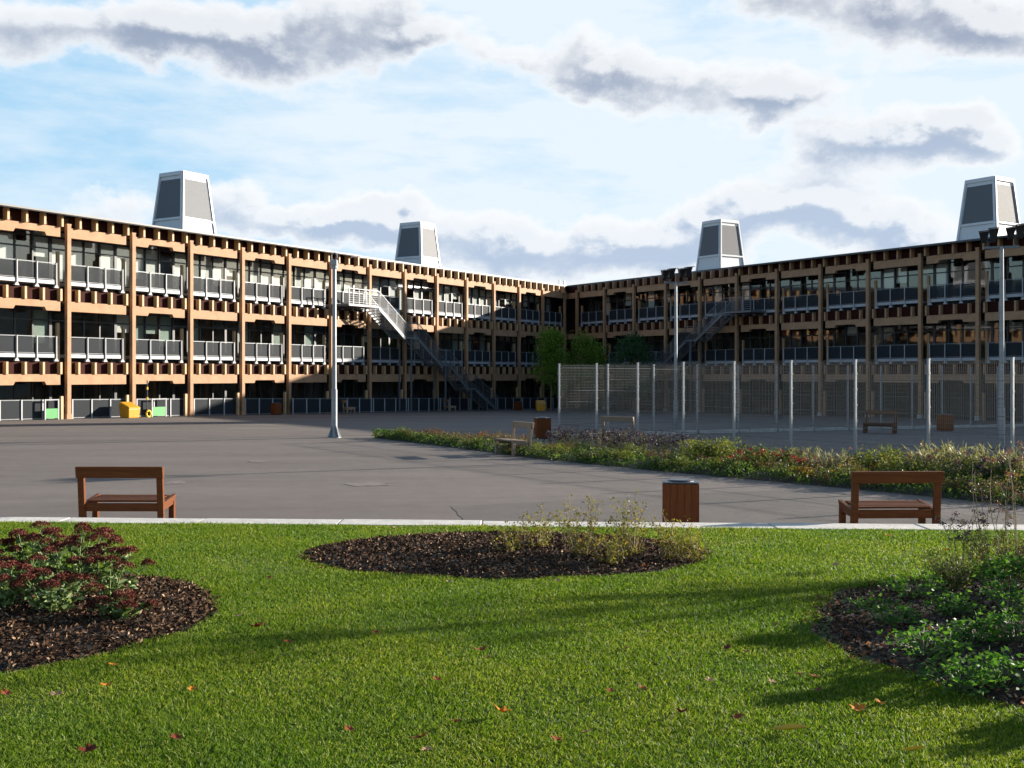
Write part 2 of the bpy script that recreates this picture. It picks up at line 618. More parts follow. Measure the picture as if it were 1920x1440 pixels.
def build_bed(b, where, seed, nchip):
    rng = np.random.default_rng(seed)
    n, m = 64, 12
    v, f = [(b[0], b[1], float(bed_h(b[0], b[1], b)))], []
    for j in range(1, m + 1):
        for i in range(n):
            a = 2 * math.pi * i / n
            k = j / m * (1.0 + 0.025 * math.sin(a * 7 + b[0]))
            x, y = b[0] + b[2] * k * math.cos(a), b[1] + b[3] * k * math.sin(a)
            z = float(bed_h(x, y, b)) + rng.normal() * 0.008 if j < m else LAWN - 0.04
            v.append((x, y, z))
    for i in range(n):
        f.append((0, 1 + i, 1 + (i + 1) % n))
    for j in range(m - 1):
        for i in range(n):
            a, c = 1 + j * n + i, 1 + j * n + (i + 1) % n
            f.append((a, a + n, c + n, c))
    me = bpy.data.meshes.new("soil")
    me.from_pydata(v, [], f)
    for p in me.polygons:
        p.use_smooth = True
    tag(link("soil", me, "soil"), "dark soil of the " + where + " flower bed", "soil", kind="structure")
    r = np.sqrt(rng.uniform(0, 1, nchip))
    a = rng.uniform(0, 2 * math.pi, nchip)
    x, y = b[0] + b[2] * 1.01 * r * np.cos(a), b[1] + b[3] * 1.01 * r * np.sin(a)
    ok = (x > -7.5) & (x < 7.5)
    x, y = x[ok], y[ok]
    cen = np.stack([x, y, bed_h(x, y, b) + rng.uniform(0.0, 0.022, len(x))], 1)
    ax = np.zeros((len(x), 3))
    d = rng.normal(size=(len(x), 3)) * np.array([1, 1, 0.35])
    vv, ff = leaves(rng, cen, 0.042, 0.017, d, 0.25)
    tag(link("mulch", np_mesh("mulch", vv, ff), "mulch_chip"), "brown bark mulch covering the " + where + " flower bed", "mulch", kind="stuff")


build_bed(BED_MID, "middle oval", 3, 26000)
build_bed(BED_LEFT, "left round", 4, 36000)
build_bed(BED_RIGHT, "right round", 5, 20000)


def build_grass():
    rng = np.random.default_rng(11)
    P = []
    for y0, y1, dens in ((4.6, 6.0, 15000), (6.0, 8.0, 11000), (8.0, 10.5, 7500), (10.5, 14.4, 5000)):
        w = lambda y: 0.5 * y + 0.6
        n = int(dens * (y1 - y0) * 2 * w(y1))
        x = rng.uniform(-w(y1), w(y1), n)
        y = rng.uniform(y0, y1, n)
        ok = (y < kerb_y(x) - 0.5) & (np.abs(x) < w(y))
        for b in (BED_MID, BED_LEFT, BED_RIGHT):
            ok &= ~in_bed(x, y, b, -0.02)
        P.append(np.stack([x[ok], y[ok]], 1))
    core = sum(len(q) for q in P)
    # thinner sowing round the part seen in the photograph
    for y0, y1, dens in ((3.0, 7.0, 3400), (7.0, 14.4, 2200)):
        n = int(dens * (y1 - y0) * 20)
        x = rng.uniform(-10, 10, n)
        y = rng.uniform(y0, y1, n)
        w = 0.5 * y + 0.6
        ok = (y < kerb_y(x) - 0.5) & (np.abs(x) < w + 3.0) & ((np.abs(x) >= w) | (y < 4.6))
        for b in (BED_MID, BED_LEFT, BED_RIGHT):
            ok &= ~in_bed(x, y, b, -0.02)
        P.append(np.stack([x[ok], y[ok]], 1))
    P = np.concatenate(P)
    n = len(P)
    # patchy height: clumps of longer grass
    h = 0.029 * (0.8 + 0.25 * np.sin(P[:, 0] * 3.1 + 1.3 * np.sin(P[:, 1] * 2.3)) * np.sin(P[:, 1] * 2.7 + P[:, 0])) * rng.uniform(0.5, 1.5, n)
    wd = rng.uniform(0.0016, 0.0033, n) * (0.7 + P[:, 1] / 14)
    wd[core:] *= 1.8
    a = rng.uniform(0, 2 * math.pi, n)
    s = np.stack([np.cos(a), np.sin(a), np.zeros(n)], 1) * wd[:, None]
    b = rng.normal(size=(n, 2)) * 0.55
    lean = np.stack([b[:, 0] * h, b[:, 1] * h, h], 1)
    base = np.stack([P[:, 0], P[:, 1], np.full(n, LAWN - 0.012)], 1)
    mid = base + lean * np.array([0.4, 0.4, 0.62])
    tip = base + lean * np.array([1.15, 1.15, 1.0])
    v = np.stack([base - s, base + s, mid + s * 0.8, mid - s * 0.8, tip], 1).reshape(-1, 3)
    k = np.arange(n)[:, None] * 5
    f = np.concatenate([k + np.array([[0, 1, 2]]), k + np.array([[0, 2, 3]]), k + np.array([[3, 2, 4]])], 1).reshape(-1, 3)
    tag(link("grass", np_mesh("grass", v, f), "grass_blade"), "short mown grass blades covering the lawn", "grass", kind="stuff")


build_grass()

# ------------------------------------------------------------------ the school: two wings meeting in the far corner
CORNER = Vector((5.12, 100.3))
BAY = 4.02
FLOORS = (0.0, 3.2, 6.88)
BEAMS = ((1.68, 2.21), (5.39, 5.89), (9.12, 9.62))
JOISTS = ((2.213, 2.81), (5.893, 6.5), (9.623, 10.22))


class Wing:
    def __init__(self, name, rot, m, s0, nb, label):
        self.m, self.s0, self.nb = m, s0, nb
        self.rot = R(rot)
        self.ex = Vector((math.cos(self.rot), math.sin(self.rot)))
        self.ey = Vector((-math.sin(self.rot), math.cos(self.rot)))
        self.root = empty(name, (CORNER.x, CORNER.y, 0), self.rot)
        tag(self.root, label, "school building")

    def xc(self, k):
        return self.m * (self.s0 + BAY * k)

    def world(self, x, y):
        p = CORNER + self.ex * x + self.ey * y
        return p

    def local(self, wx, wy):
        d = Vector((wx, wy)) - CORNER
        return d.dot(self.ex), d.dot(self.ey)

    def from_px(self, px, yl):
        """local x where the sight line through column px meets the plane y = yl of this wing, and its depth"""
        k = (px - HX) / F
        # (k*Y, Y): local y = yl
        n = self.ey
        Y = (yl + CORNER.dot(n)) / (k * n.x + n.y)
        return self.local(k * Y, Y)[0], Y


def local_bay(w):
    m = w.m

    class B(MB):
        def bx(self, a0, a1, y0, y1, z0, z1):
            return self.box(m * a0, m * a1, y0, y1, z0, z1)

        def pz(self, poly, y0, y1):
            return self.prism_xz([(m * a, z) for a, z in poly], y0, y1)
    return B


def build_wing(w, sunny):
    B = local_bay(w)
    root, m = w.root, w.m
    rng = random.Random(5 if sunny else 9)
    # ---- prototype meshes
    def pr(name, mt, b):
        me = b.mesh(name)
        me.materials.append(MATS[mt])
        return me
    beam_full, beam_notch = {}, {}
    a0, a1 = 0.5, BAY - 0.112
    for fl, (z0, z1) in enumerate(BEAMS):
        beam_full[fl] = pr("beam", "timber", B().pz([(a0, z0), (a1, z0), (a1, z1), (a0, z1)], 0.03, 0.3))
        n0, n1, zt = a0 + 0.23 * (a1 - a0), a0 + 0.76 * (a1 - a0), z0 + 0.17
        beam_notch[fl] = pr("beam", "timber", B().pz([(a0, z0), (n0, z0), (n0 + 0.1, zt), (n1 - 0.1, zt), (n1, z0), (a1, z0), (a1, z1), (a0, z1)], 0.03, 0.3))
    joist = {fl: pr("joist", "timber_sunlit" if sunny else "timber", B().bx(-0.058, 0.058, -0.06 if fl < 2 else -0.16, 1.45, z0, z1)) for fl, (z0, z1) in enumerate(JOISTS)}
    infill = {fl: pr("infill_panel", "infill", B().bx(0.135, BAY - 0.135, 0.22, 0.26, z0, z1 + 0.03)) for fl, (z0, z1) in enumerate(JOISTS)}
    deck, rail, post = {}, {}, {}
    for fl in (1, 2):
        z = FLOORS[fl]
        b = B().bx(0.62, BAY - 0.16, 0.16, 1.48, z - 0.14, z)
        b.bx(0.62, BAY - 0.16, 0.1, 0.157, z - 0.16, z + 0.02)
        for a in (0.69, 1.78, 2.87):
            b.pz([(a - 0.03, z - 0.163), (a + 0.03, z - 0.163), (a + 0.13, z - 0.34), (a - 0.13, z - 0.34)], 0.06, 0.2)
        deck[fl] = pr("balcony", "steel_light", b)
        b = B()
        b.bx(0.64, BAY - 0.18, 0.13, 0.135, z + 0.1, z + 0.84)
        rail[fl] = pr("mesh_panel", "perforated", b)
        b = B().bx(0.62, BAY - 0.16, 0.1, 0.15, z + 0.87, z + 0.915)
        b.bx(0.62, BAY - 0.16, 0.115, 0.14, z + 0.06, z + 0.09)
        rail[(fl, "h")] = pr("handrail", "steel_grey", b)
        post[fl] = pr("rail_post", "steel_light", B().bx(-0.024, 0.024, 0.045, 0.095, z - 0.2, z + 0.91))
    wz = ((-1.2, 2.2), (3.2, 5.9), (6.88, 9.62))
    frame, pane = {}, {}
    for fl, (z0, z1) in enumerate(wz):
        b = B()
        for a in (0.04, 1.02, 2.01, 3.0, 3.98):
            b.bx(a - 0.04, a + 0.04, 1.5, 1.6, z0, z1)
        segs = [(0.08, 0.98), (1.06, 1.97), (2.05, 2.96), (3.04, 3.94)]
        for s0, s1 in segs:
            for zz in (z0, z0 + 1.75, z1 - 0.4):
                b.bx(s0, s1, 1.51, 1.59, zz, zz + 0.07)
        b.bx(0.0, BAY, 1.49, 1.61, z1, z1 + 0.08)
        frame[fl] = pr("window", "frame_dark", b)
        pane[fl] = pr("pane", "glass", B().bx(0.04, BAY - 0.04, 1.545, 1.555, z0 + 0.01, z1 - 0.01))

    def part(name, me, k, parent=root, rel=0.0):
        x = (w.xc(k) + m * rel) if parent is root else m * rel
        return link(name, me, None, parent, (x, 0, 0))
    # ---- columns
    for k in range(w.nb + 1):
        p = w.world(w.xc(k), 0)
        g = gz(p.x, p.y)
        b = B().bx(-0.11, 0.11, 0, 0.22, g + 0.25, 9.76)
        b.bx(-0.13, 0.13, 0.0, 0.2, 9.763, 9.83)
        c = part("column", pr("column", "timber", b), k)
        b = B()
        for z0, z1 in ((g, 1.1), (2.25, 4.8), (5.93, 8.42)):
            b.bx(0.34, 0.48, 0.3 if z0 > 1 else 0.0, 0.44 if z0 > 1 else 0.15, z0, z1)
        link("side_post", pr("side_post", "timber_sunlit" if sunny else "timber", b), None, c)
        b = B().bx(-0.16, 0.16, -0.03, 0.25, g - 0.3, g + 0.25)
        link("plinth", pr("plinth", "concrete" if not sunny else "timber", b), None, c)
    # ---- bays
    far = B()
    for k in range(w.nb):
        single = k >= w.nb - 8
        for fl in range(3):
            bm_ = part("beam", (beam_notch if (k % 2 == 1 if sunny else k % 2 == 1) else beam_full)[fl], k)
            link("infill_panel", infill[fl], None, bm_)
            for i in range(4):
                rel = 0.5 + 0.99 * i
                if single:
                    link("joist", joist[fl], None, bm_, (m * rel, 0, 0))
                else:
                    z0, z1 = JOISTS[fl]
                    x = w.s0 + BAY * k + rel
                    far.bx(x - 0.058, x + 0.058, -0.06 if fl < 2 else -0.16, 1.45, z0, z1)
            wd = part("window", frame[fl], k)
            link("pane", pane[fl], None, wd)
            segs = [(0.08, 0.98), (1.06, 1.97), (2.05, 2.96), (3.04, 3.94)]
            pb = (0.0, 0.34, 0.78)[fl] if sunny else (0.0, 0.14, 0.22)[fl]
            z0, z1 = wz[fl]
            for s0, s1 in segs:
                if rng.random() < pb:
                    drop = rng.choice((0.7, 1.1, 1.4, 1.8, 2.3))
                    bl = B().bx(s0, s1, 1.63, 1.64, z1 - 0.3 - drop, z1 - 0.05)
                    link("blind", pr("blind", "blind" if fl == 2 or rng.random() < 0.4 else "blind_green", bl), None, wd)
            if fl:
                bc = part("balcony", deck[fl], k)
                link("mesh_panel", rail[fl], None, bc)
                link("handrail", rail[(fl, "h")], None, bc)
                for a in (0.69, 1.78, 2.87):
                    link("rail_post", post[fl], None, bc, (m * a, 0, 0))
    for fl, (z0, z1) in enumerate(BEAMS):
        st = B().pz([(0.0, z0), (w.s0 - 0.115, z0), (w.s0 - 0.115, z1), (0.0, z1)], 0.03, 0.3).build("beam", "timber", root)
        B().bx(-0.1, w.s0 - 0.02, 0.22, 0.26, JOISTS[fl][0], JOISTS[fl][1] + 0.03).build("infill_panel", "infill", st)
    if far.v:
        tag(far.build("joist", "timber_sunlit" if sunny else "timber", root), kind="stuff")
    # ---- floors, walls inside and behind
    A0, A1 = 1.0, w.s0 + BAY * w.nb + (0.3 if sunny else 26)
    cot = 1 / math.tan(R(32.45))

    def mitre(y):
        return -y * cot + 0.002

    def slab(b, y0, y1, z0a, z0b, t, aend=A1):
        """sloping slab between two y lines, cut on the mitre of the corner"""
        b.hexa([(m * mitre(y0), y0, z0a), (m * aend, y0, z0a), (m * aend, y1, z0b), (m * mitre(y1), y1, z0b),
                (m * mitre(y0), y0, z0a + t), (m * aend, y0, z0a + t), (m * aend, y1, z0b + t), (m * mitre(y1), y1, z0b + t)])
    b = B()
    for z in (-1.6, 2.3, 5.98, 9.72):
        slab(b, 1.62, 11.8, z, z, 0.32 if z > 0 else 0.3)
    b.build("floor_slab", "interior", root)
    b = B()
    b.hexa([(m * mitre(6.0), 6.0, -1.3), (m * A1, 6.0, -1.3), (m * A1, 6.15, -1.3), (m * mitre(6.15), 6.15, -1.3),
            (m * mitre(6.0), 6.0, 9.7), (m * A1, 6.0, 9.7), (m * A1, 6.15, 9.7), (m * mitre(6.15), 6.15, 9.7)])
    for k in range(0, w.nb + 1, 2):
        a = w.s0 + BAY * k + 0.02
        b.bx(a, a + 0.1, 1.66, 5.99, -1.25, 9.71)
    b.build("partition", "interior", root)
    b = B()
    b.hexa([(m * mitre(11.8), 11.8, -1.5), (m * A1, 11.8, -1.5), (m * A1, 12.0, -1.5), (m * mitre(12.0), 12.0, -1.5),
            (m * mitre(11.8), 11.8, 10.1), (m * A1, 11.8, 10.1), (m * A1, 12.0, 10.1), (m * mitre(12.0), 12.0, 10.1)])
    b.bx(A1, A1 + 0.2, 1.4, 12.0, -1.5, 10.1)
    if not sunny:
        e = w.s0 + BAY * w.nb + 0.3
        b.bx(e, A1, 0.4, 1.5, -1.5, 10.1)
    b.build("wall", "plaster", root)
    # ---- roof
    cut = 30.3 if sunny else 21.5
    ov = -0.5
    b = B()
    slab(b, 0.32, 6.0, 10.27, 10.98, 0.13)
    slab(b, 6.0, 12.2, 10.98, 10.3, 0.13)
    sl = (10.98 - 10.27) / 5.68
    b.hexa([(m * cut, ov, 10.27 + sl * (ov - 0.32)), (m * A1, ov, 10.27 + sl * (ov - 0.32)), (m * A1, 0.318, 10.27), (m * cut, 0.318, 10.27),
            (m * cut, ov, 10.4 + sl * (ov - 0.32)), (m * A1, ov, 10.4 + sl * (ov - 0.32)), (m * A1, 0.318, 10.4), (m * cut, 0.318, 10.4)])
    rf = b.build("roof", "roof_metal", root)
    B().bx(cut, A1, ov - 0.06, ov - 0.003, 10.2, 10.28).build("gutter", "eave_metal" if sunny else "roof_metal", rf)  # same gutter; the shaded wing's copy has its shade put into the colour
    if sunny:
        for px, h in ((1049, 0.75), (1058, 0.75)):
            x, Y = w.from_px(px, 5.0)
            MB().bar((x, 5.0, 10.9), (x, 5.0, 10.9 + h), 0.1).build("vent_pipe", "steel_light", rf)


def cowl(w, px, Y):
    x, y = w.local(ray(px, Y), Y)
    zb, zt, hb, ht = 10.35, 14.66, 1.42, 1.0

    def at(u, v, side, out=0.0):
        """point on a sloping face: u in -1..1 across, v in 0..1 up"""
        h = hb + (ht - hb) * v + out
        hu = (hb + (ht - hb) * v) * u
        p = {0: (hu, -h), 1: (h, hu), 2: (-hu, h), 3: (-h, -hu)}[side]
        return (p[0], p[1], zb + (zt - zb) * v)
    b = MB()
    b.hexa([(-hb, -hb, zb - 0.2), (hb, -hb, zb - 0.2), (hb, hb, zb - 0.2), (-hb, hb, zb - 0.2), (-ht, -ht, zt), (ht, -ht, zt), (ht, ht, zt), (-ht, ht, zt)])
    c = b.build("wind_cowl", "white_paint", w.root, (x, y, 0))
    for s in range(4):
        q = [(-0.85, 0.345), (0.85, 0.345), (0.83, 0.89), (-0.83, 0.89)]
        MB().hexa([at(u, v, s, -0.02) for u, v in q] + [at(u, v, s, 0.012) for u, v in q]).build("louvre_panel", "louvre", c)
        fr = MB()
        for (u0, v0, u1, v1) in ((-1.0, 0.0, -0.9, 1.0), (0.9, 0.0, 1.0, 1.0), (-0.9, 0.945, 0.9, 1.0), (-0.9, 0.305, 0.9, 0.33)):
            q = [(u0, v0), (u1, v0), (u1, v1), (u0, v1)]
            fr.hexa([at(u, v, s, -0.01) for u, v in q] + [at(u, v, s, 0.07) for u, v in q])
        fr.build("frame", "white_paint", c)
    return c


LEFT = Wing("school_building", 58.44, -1, 0.4, 15, "sunlit three-storey timber-framed school wing with steel balconies, on the left")
RIGHT = Wing("school_building", -56.63, 1, 1.27, 12, "shaded brown timber-framed school wing behind the mesh fence, on the right")
build_wing(LEFT, True)
build_wing(RIGHT, False)
cowl(LEFT, 345, 68.2)
cowl(LEFT, 783, 90.4)
cowl(RIGHT, 1351, 89.0)
cowl(RIGHT, 1855, 70.0)


# ------------------------------------------------------------------ outside stairs
def staircase(w, label, pts, width=1.15, yl=-0.35):
    """pts: (px, z) alternating landing edges from the top down; flights join them"""
    P = [(w.from_px(px, yl - width / 2)[0], z) for px, z in pts]
    x0 = P[0][0]
    wp = w.world(x0, 0)
    root = tag(empty("staircase", (wp.x, wp.y, 0), w.rot), label, "staircase")

    def L(x):
        return x - x0
    ya, yb = yl - width, yl

    def guard(parent, xa, za, xb, zb, sides=(0, 1)):
        for s in sides:
            y = (ya + 0.02, yb - 0.02)[s]
            b = MB()
            for h in (1.0, 0.12):
                b.bar((L(xa), y, za + h), (L(xb), y, zb + h), 0.05 if h > 0.5 else 0.035)
            n = max(2, int(abs(xb - xa) / 0.85) + 1)
            for i in range(n):
                t = i / (n - 1)
                x, z = xa + (xb - xa) * t, za + (zb - za) * t
                b.bar((L(x), y, z - 0.1), (L(x), y, z + 1.0), 0.045)
            g = b.build("guard_rail", "steel_grey", parent)
            bb = MB()
            for h in (0.27, 0.41, 0.55, 0.69, 0.83):
                bb.bar((L(xa), y, za + h), (L(xb), y, zb + h), 0.022)
            bb.build("infill_bars", "steel_grey", parent)
    for i in range(len(P) - 1):
        (xa, za), (xb, zb) = P[i], P[i + 1]
        if abs(za - zb) < 0.01:
            s = MB().box(L(xa), L(xb), ya, yb, za - 0.14, za)
            if i == 0:
                s.box(L(xa), L(xb), yb, 0.16, za - 0.13, za - 0.004)
            o = s.build("landing", "steel_grey", root)
            guard(o, xa, za, xb, zb, (0, 1) if i else (0,))
        else:
            b = MB()
            for y in (ya, yb):
                b.hexa([(L(xa), y - 0.03, za - 0.28), (L(xb), y - 0.03, zb - 0.28), (L(xb), y + 0.03, zb - 0.28), (L(xa), y + 0.03, za - 0.28),
                        (L(xa), y - 0.03, za - 0.02), (L(xb), y - 0.03, zb - 0.02), (L(xb), y + 0.03, zb - 0.02), (L(xa), y + 0.03, za - 0.02)])
            n = max(4, int(abs(za - zb) / 0.17))
            for j in range(n):
                t = (j + 0.5) / n
                x, z = xa + (xb - xa) * t, za + (zb - za) * t
                b.box(L(x) - 0.14, L(x) + 0.14, ya + 0.035, yb - 0.035, z - 0.05, z - 0.02)
            o = b.build("flight", "steel_grey", root)
            guard(o, xa, za, xb, zb)
    # raking posts under the landings
    for i in range(1, len(P) - 1):
        if abs(P[i][1] - P[i - 1][1]) < 0.01 and i > 1:
            for y in (ya + 0.05, yb - 0.05):
                x = (P[i][0] + P[i - 1][0]) / 2
                q = w.world(x, y)
                MB().bar((L(x), y, gz(q.x, q.y) - 0.1), (L(x), y, P[i][1] - 0.14), 0.09).build("support", "steel_grey", root)
    return root


staircase(LEFT, "galvanised outside staircase stepping down along the sunlit left wing", [(642, 6.86), (698, 6.86), (748, 4.86), (772, 4.86), (816, 2.95), (833, 2.95), (866, 1.15), (880, 1.15), (923, -0.6)])
staircase(RIGHT, "dark outside staircase stepping down along the shaded right wing behind a floodlight mast", [(1418, 6.86), (1366, 6.86), (1313, 4.9), (1296, 4.9), (1250, 2.95), (1236, 2.95), (1196, 1.15), (1184, 1.15), (1146, -0.6)])


# ------------------------------------------------------------------ railing along the sunken ground floor of the left wing
def yard_railing():
    w = LEFT
    root = tag(empty("yard_railing", (CORNER.x, CORNER.y, 0), w.rot), "waist-high grey mesh railing along the foot of the sunlit left wing", "railing")
    m = w.m
    for k in range(0, w.nb):
        front = k < 9
        yy = -0.22 if front else 0.18
        a0 = w.s0 + BAY * k + 0.16
        a1 = w.s0 + BAY * (k + 1) - 0.16 if not front else w.s0 + BAY * (k + 1) + 0.16
        pa, pb = w.world(m * a0, yy), w.world(m * a1, yy)
        ga, gb = gz(pa.x, pa.y), gz(pb.x, pb.y)

        def quad(z0, z1, t):
            return MB().hexa([(m * a0, yy, ga + z0), (m * a1, yy, gb + z0), (m * a1, yy + t, gb + z0), (m * a0, yy + t, ga + z0),
                              (m * a0, yy, ga + z1), (m * a1, yy, gb + z1), (m * a1, yy + t, gb + z1), (m * a0, yy + t, ga + z1)])
        p = quad(0.1, 0.93, 0.012).build("mesh_panel", "perforated", root)
        b = quad(0.95, 1.0, 0.05)
        b2 = quad(0.03, 0.08, 0.04)
        b.add(b2.v, b2.f)
        b.build("handrail", "steel_grey", p)
        for i in range(4):
            t = (i + 0.08) / 3.2
            a = a0 + (a1 - a0) * t
            g = ga + (gb - ga) * t
            MB().box(m * a - 0.035, m * a + 0.035, yy - 0.05, yy - 0.004, g - 0.1, g + 1.0).build("rail_post", "steel_light", root)
    return root


yard_railing()


# ------------------------------------------------------------------ court fence of weldmesh
def court_fence(name_label, start, direc, n, step, flip):
    s = Vector(start)
    d = Vector(direc).normalized()
    root = empty("mesh_fence", (s.x, s.y, 0), math.atan2(d.y, d.x))
    tag(root, name_label, "fence")
    HT = 2.55
    pan = {}
    for i in range(n + 1):
        q = s + d * (step * i)
        g = gz(q.x, q.y)
        if i or not flip:
            b = MB().box(-0.03, 0.03, -0.03, 0.03, g - 0.1, HT)
            b.box(-0.034, 0.034, -0.034, 0.034, HT + 0.002, HT + 0.03)
            for z in np.arange(g + 0.2, HT - 0.05, 0.4):
                b.box(-0.037, 0.037, -0.037, 0.037, z, z + 0.05)
            b.build("post", "galvanised", root, (step * i, 0, 0))
        if i < n:
            q2 = s + d * (step * (i + 1))
            g = (g + gz(q2.x, q2.y)) / 2
            b = MB()
            x0, x1 = step * i + 0.05, step * (i + 1) - 0.05
            z = g + 0.06
            j = 0
            while z < HT - 0.02:
                r = 0.0026 if j % 4 else 0.0075
                b.box(x0, x1, -r, r, z - r, z + r)
                z += 0.1
                j += 1
            nx = int((x1 - x0) / 0.055)
            for jx in range(nx + 1):
                x = x0 + (x1 - x0) * jx / nx
                b.box(x - 0.0016, x + 0.0016, -0.0016, 0.0016, g + 0.05, HT - 0.02)
            b.build("mesh_panel", "wire", root)
            if flip:
                b = MB().box(x0, x1, -0.09, 0.09, g - 0.15, g + 0.12)
                b.build("kerb_base", "concrete", root)
    return root


FC = Vector((1.66, 38.5))
court_fence("tall galvanised mesh fence running beside the planted border towards the camera", FC, (0.55, -0.835), 11, 2.14, False)
court_fence("galvanised mesh fence at the back of the ball court, receding to the right", FC, (0.835, 0.55), 13, 2.18, True)


# ------------------------------------------------------------------ masts
def floodlight_head(parent, x, z, yaw):
    b = MB()
    for sx in (-0.13, 0.14):
        # tilted housing with a hood
        b.hexa([(x + sx - 0.07, -0.1, z - 0.26), (x + sx + 0.07, -0.1, z - 0.26), (x + sx + 0.06, 0.12, z - 0.16), (x + sx - 0.06, 0.12, z - 0.16),
                (x + sx - 0.15, -0.22, z + 0.07 + sx * 0.3), (x + sx + 0.15, -0.22, z + 0.1 + sx * 0.3), (x + sx + 0.1, 0.16, z + 0.16 + sx * 0.2), (x + sx - 0.1, 0.16, z + 0.13 + sx * 0.2)])
        h = z + sx * 0.3
        b.hexa([(x + sx - 0.17, -0.4, h + 0.06), (x + sx + 0.17, -0.4, h + 0.09), (x + sx + 0.15, -0.225, h + 0.105), (x + sx - 0.15, -0.225, h + 0.075),
                (x + sx - 0.17, -0.4, h + 0.085), (x + sx + 0.17, -0.4, h + 0.115), (x + sx + 0.15, -0.225, h + 0.13), (x + sx - 0.15, -0.225, h + 0.1)])
    o = b.build("floodlight", "lamp_black", parent)
    MB().bar((x, 0, z - 0.42), (x, 0, z - 0.2), 0.06).bar((x - 0.2, 0, z - 0.24), (x + 0.2, 0, z - 0.24), 0.05).build("bracket", "lamp_black", o)


def flood_mast(px, Y, H, label, yaw):
    x = ray(px, Y)
    root = tag(empty("floodlight_mast", (x, Y, gz(x, Y)), yaw), label, "mast", "floodlight masts round the ball court")
    MB().tube([(0, 0, -0.2), (0, 0, 1.2), (0, 0, 1.22), (0, 0, H - 0.4)], [0.1, 0.1, 0.08, 0.055], 12).build("pole", "galvanised", root)
    MB().bar((-0.5, 0, H - 0.42), (0.5, 0, H - 0.42), 0.07).build("crossarm", "steel_grey", root)
    floodlight_head(root, -0.37, H, 0)
    floodlight_head(root, 0.37, H + 0.08, 0)
    return root


flood_mast(1267, 45.0, 6.5, "slim grey floodlight mast standing behind the purple border flowers", R(14))
flood_mast(1878, 33.1, 6.5, "grey floodlight mast near the wind cowl at the photo's right edge", R(-20))


def camera_mast():
    p = ground_at(627, 820)
    root = tag(empty("camera_mast", (p.x, p.y, gz(p.x, p.y))), "thick grey pole with a camera on top, alone on the open asphalt", "mast")
    MB().tube([(0, 0, 0.0), (0, 0, 0.03), (0, 0, 0.03), (0, 0, 0.12), (0, 0, 0.3), (0, 0, 1.68), (0, 0, 1.7), (0, 0, 5.9)], [0.24, 0.24, 0.13, 0.115, 0.105, 0.105, 0.078, 0.068], 16).build("pole", "galvanised", root)
    b = MB()
    for i in range(4):
        a = math.pi / 4 + i * math.pi / 2
        b.hexa([(math.cos(a + e) * r, math.sin(a + e) * r, z) for z, r1 in ((0.03, 0.28), (0.42, 0.11)) for (e, r) in ((-0.06, 0.09), (-0.06, r1), (0.06, r1), (0.06, 0.09))])
    b.build("base_fin", "galvanised", root)
    b = MB().tube([(0, 0, 5.9), (0, 0, 6.02)], [0.12, 0.12], 12)
    b.box(-0.11, 0.11, -0.2, 0.1, 6.02, 6.2)
    c = b.build("camera_housing", "steel_light", root)
    ring = [(0.1 * math.cos(t), -0.02, 6.33 + 0.13 * math.sin(t)) for t in np.linspace(0, 2 * math.pi, 17)]
    MB().tube(ring, 0.022, 6, False).build("guard_hoop", "steel_light", c)
    return root


camera_mast()


# ------------------------------------------------------------------ benches
def make_bench(wood="bench_wood", L=1.24):
    """back towards -y, seat towards +y"""
    root = empty("bench", (0, 0, 0))
    h = L / 2
    for sx in (-1, 1):
        x = sx * (h - 0.06)
        b = MB().hexa([(x - 0.045, -0.03, 0), (x + 0.045, -0.03, 0), (x + 0.045, 0.05, 0), (x - 0.045, 0.05, 0),
                       (x - 0.045, -0.1, 0.88), (x + 0.045, -0.1, 0.88), (x + 0.045, -0.04, 0.88), (x - 0.045, -0.04, 0.88)])
        b.build("back_leg", wood, root, bevel=0.006)
        b = MB().box(x - 0.04, x + 0.04, 0.42, 0.5, 0, 0.36)
        b.build("front_leg", wood, root, bevel=0.006)
        b = MB().hexa([(x - 0.03, 0.05, 0.27), (x + 0.03, 0.05, 0.27), (x + 0.03, 0.5, 0.32), (x - 0.03, 0.5, 0.32),
                       (x - 0.03, 0.05, 0.38), (x + 0.03, 0.05, 0.38), (x + 0.03, 0.56, 0.45), (x - 0.03, 0.56, 0.45)])
        b.build("side_rail", wood, root, bevel=0.005)
    b = MB().hexa([(-h, -0.115, 0.74), (h, -0.115, 0.74), (h, -0.055, 0.74), (-h, -0.055, 0.74),
                   (-h, -0.14, 0.9), (h, -0.14, 0.9), (h, -0.05, 0.9), (-h, -0.05, 0.9)])
    b.build("backrest", wood, root, bevel=0.012)
    b = MB()
    for i in range(5):
        y = 0.03 + 0.105 * i
        b.box(-h + 0.12, h - 0.12, y, y + 0.092, 0.385 + 0.004 * i, 0.415 + 0.006 * i)
    b.build("seat", wood, root, bevel=0.006)
    MB().box(-h + 0.1, h - 0.1, -0.02, 0.02, 0.26, 0.375).build("apron", wood, root, bevel=0.005)
    return root


bench0 = make_bench()
BK = kids_of(bench0)
pale0 = make_bench("weathered_wood")
PK = kids_of(pale0)


def place_bench(x, y, rot, label, first=False, pale=False):
    b = (pale0 if pale else bench0) if first else copy_tree(pale0 if pale else bench0, PK if pale else BK)
    b.location = (x, y, gz(x, y))
    b.rotation_euler = (0, 0, rot)
    tag(b, label, "bench", "wooden benches round the yard")
    return b


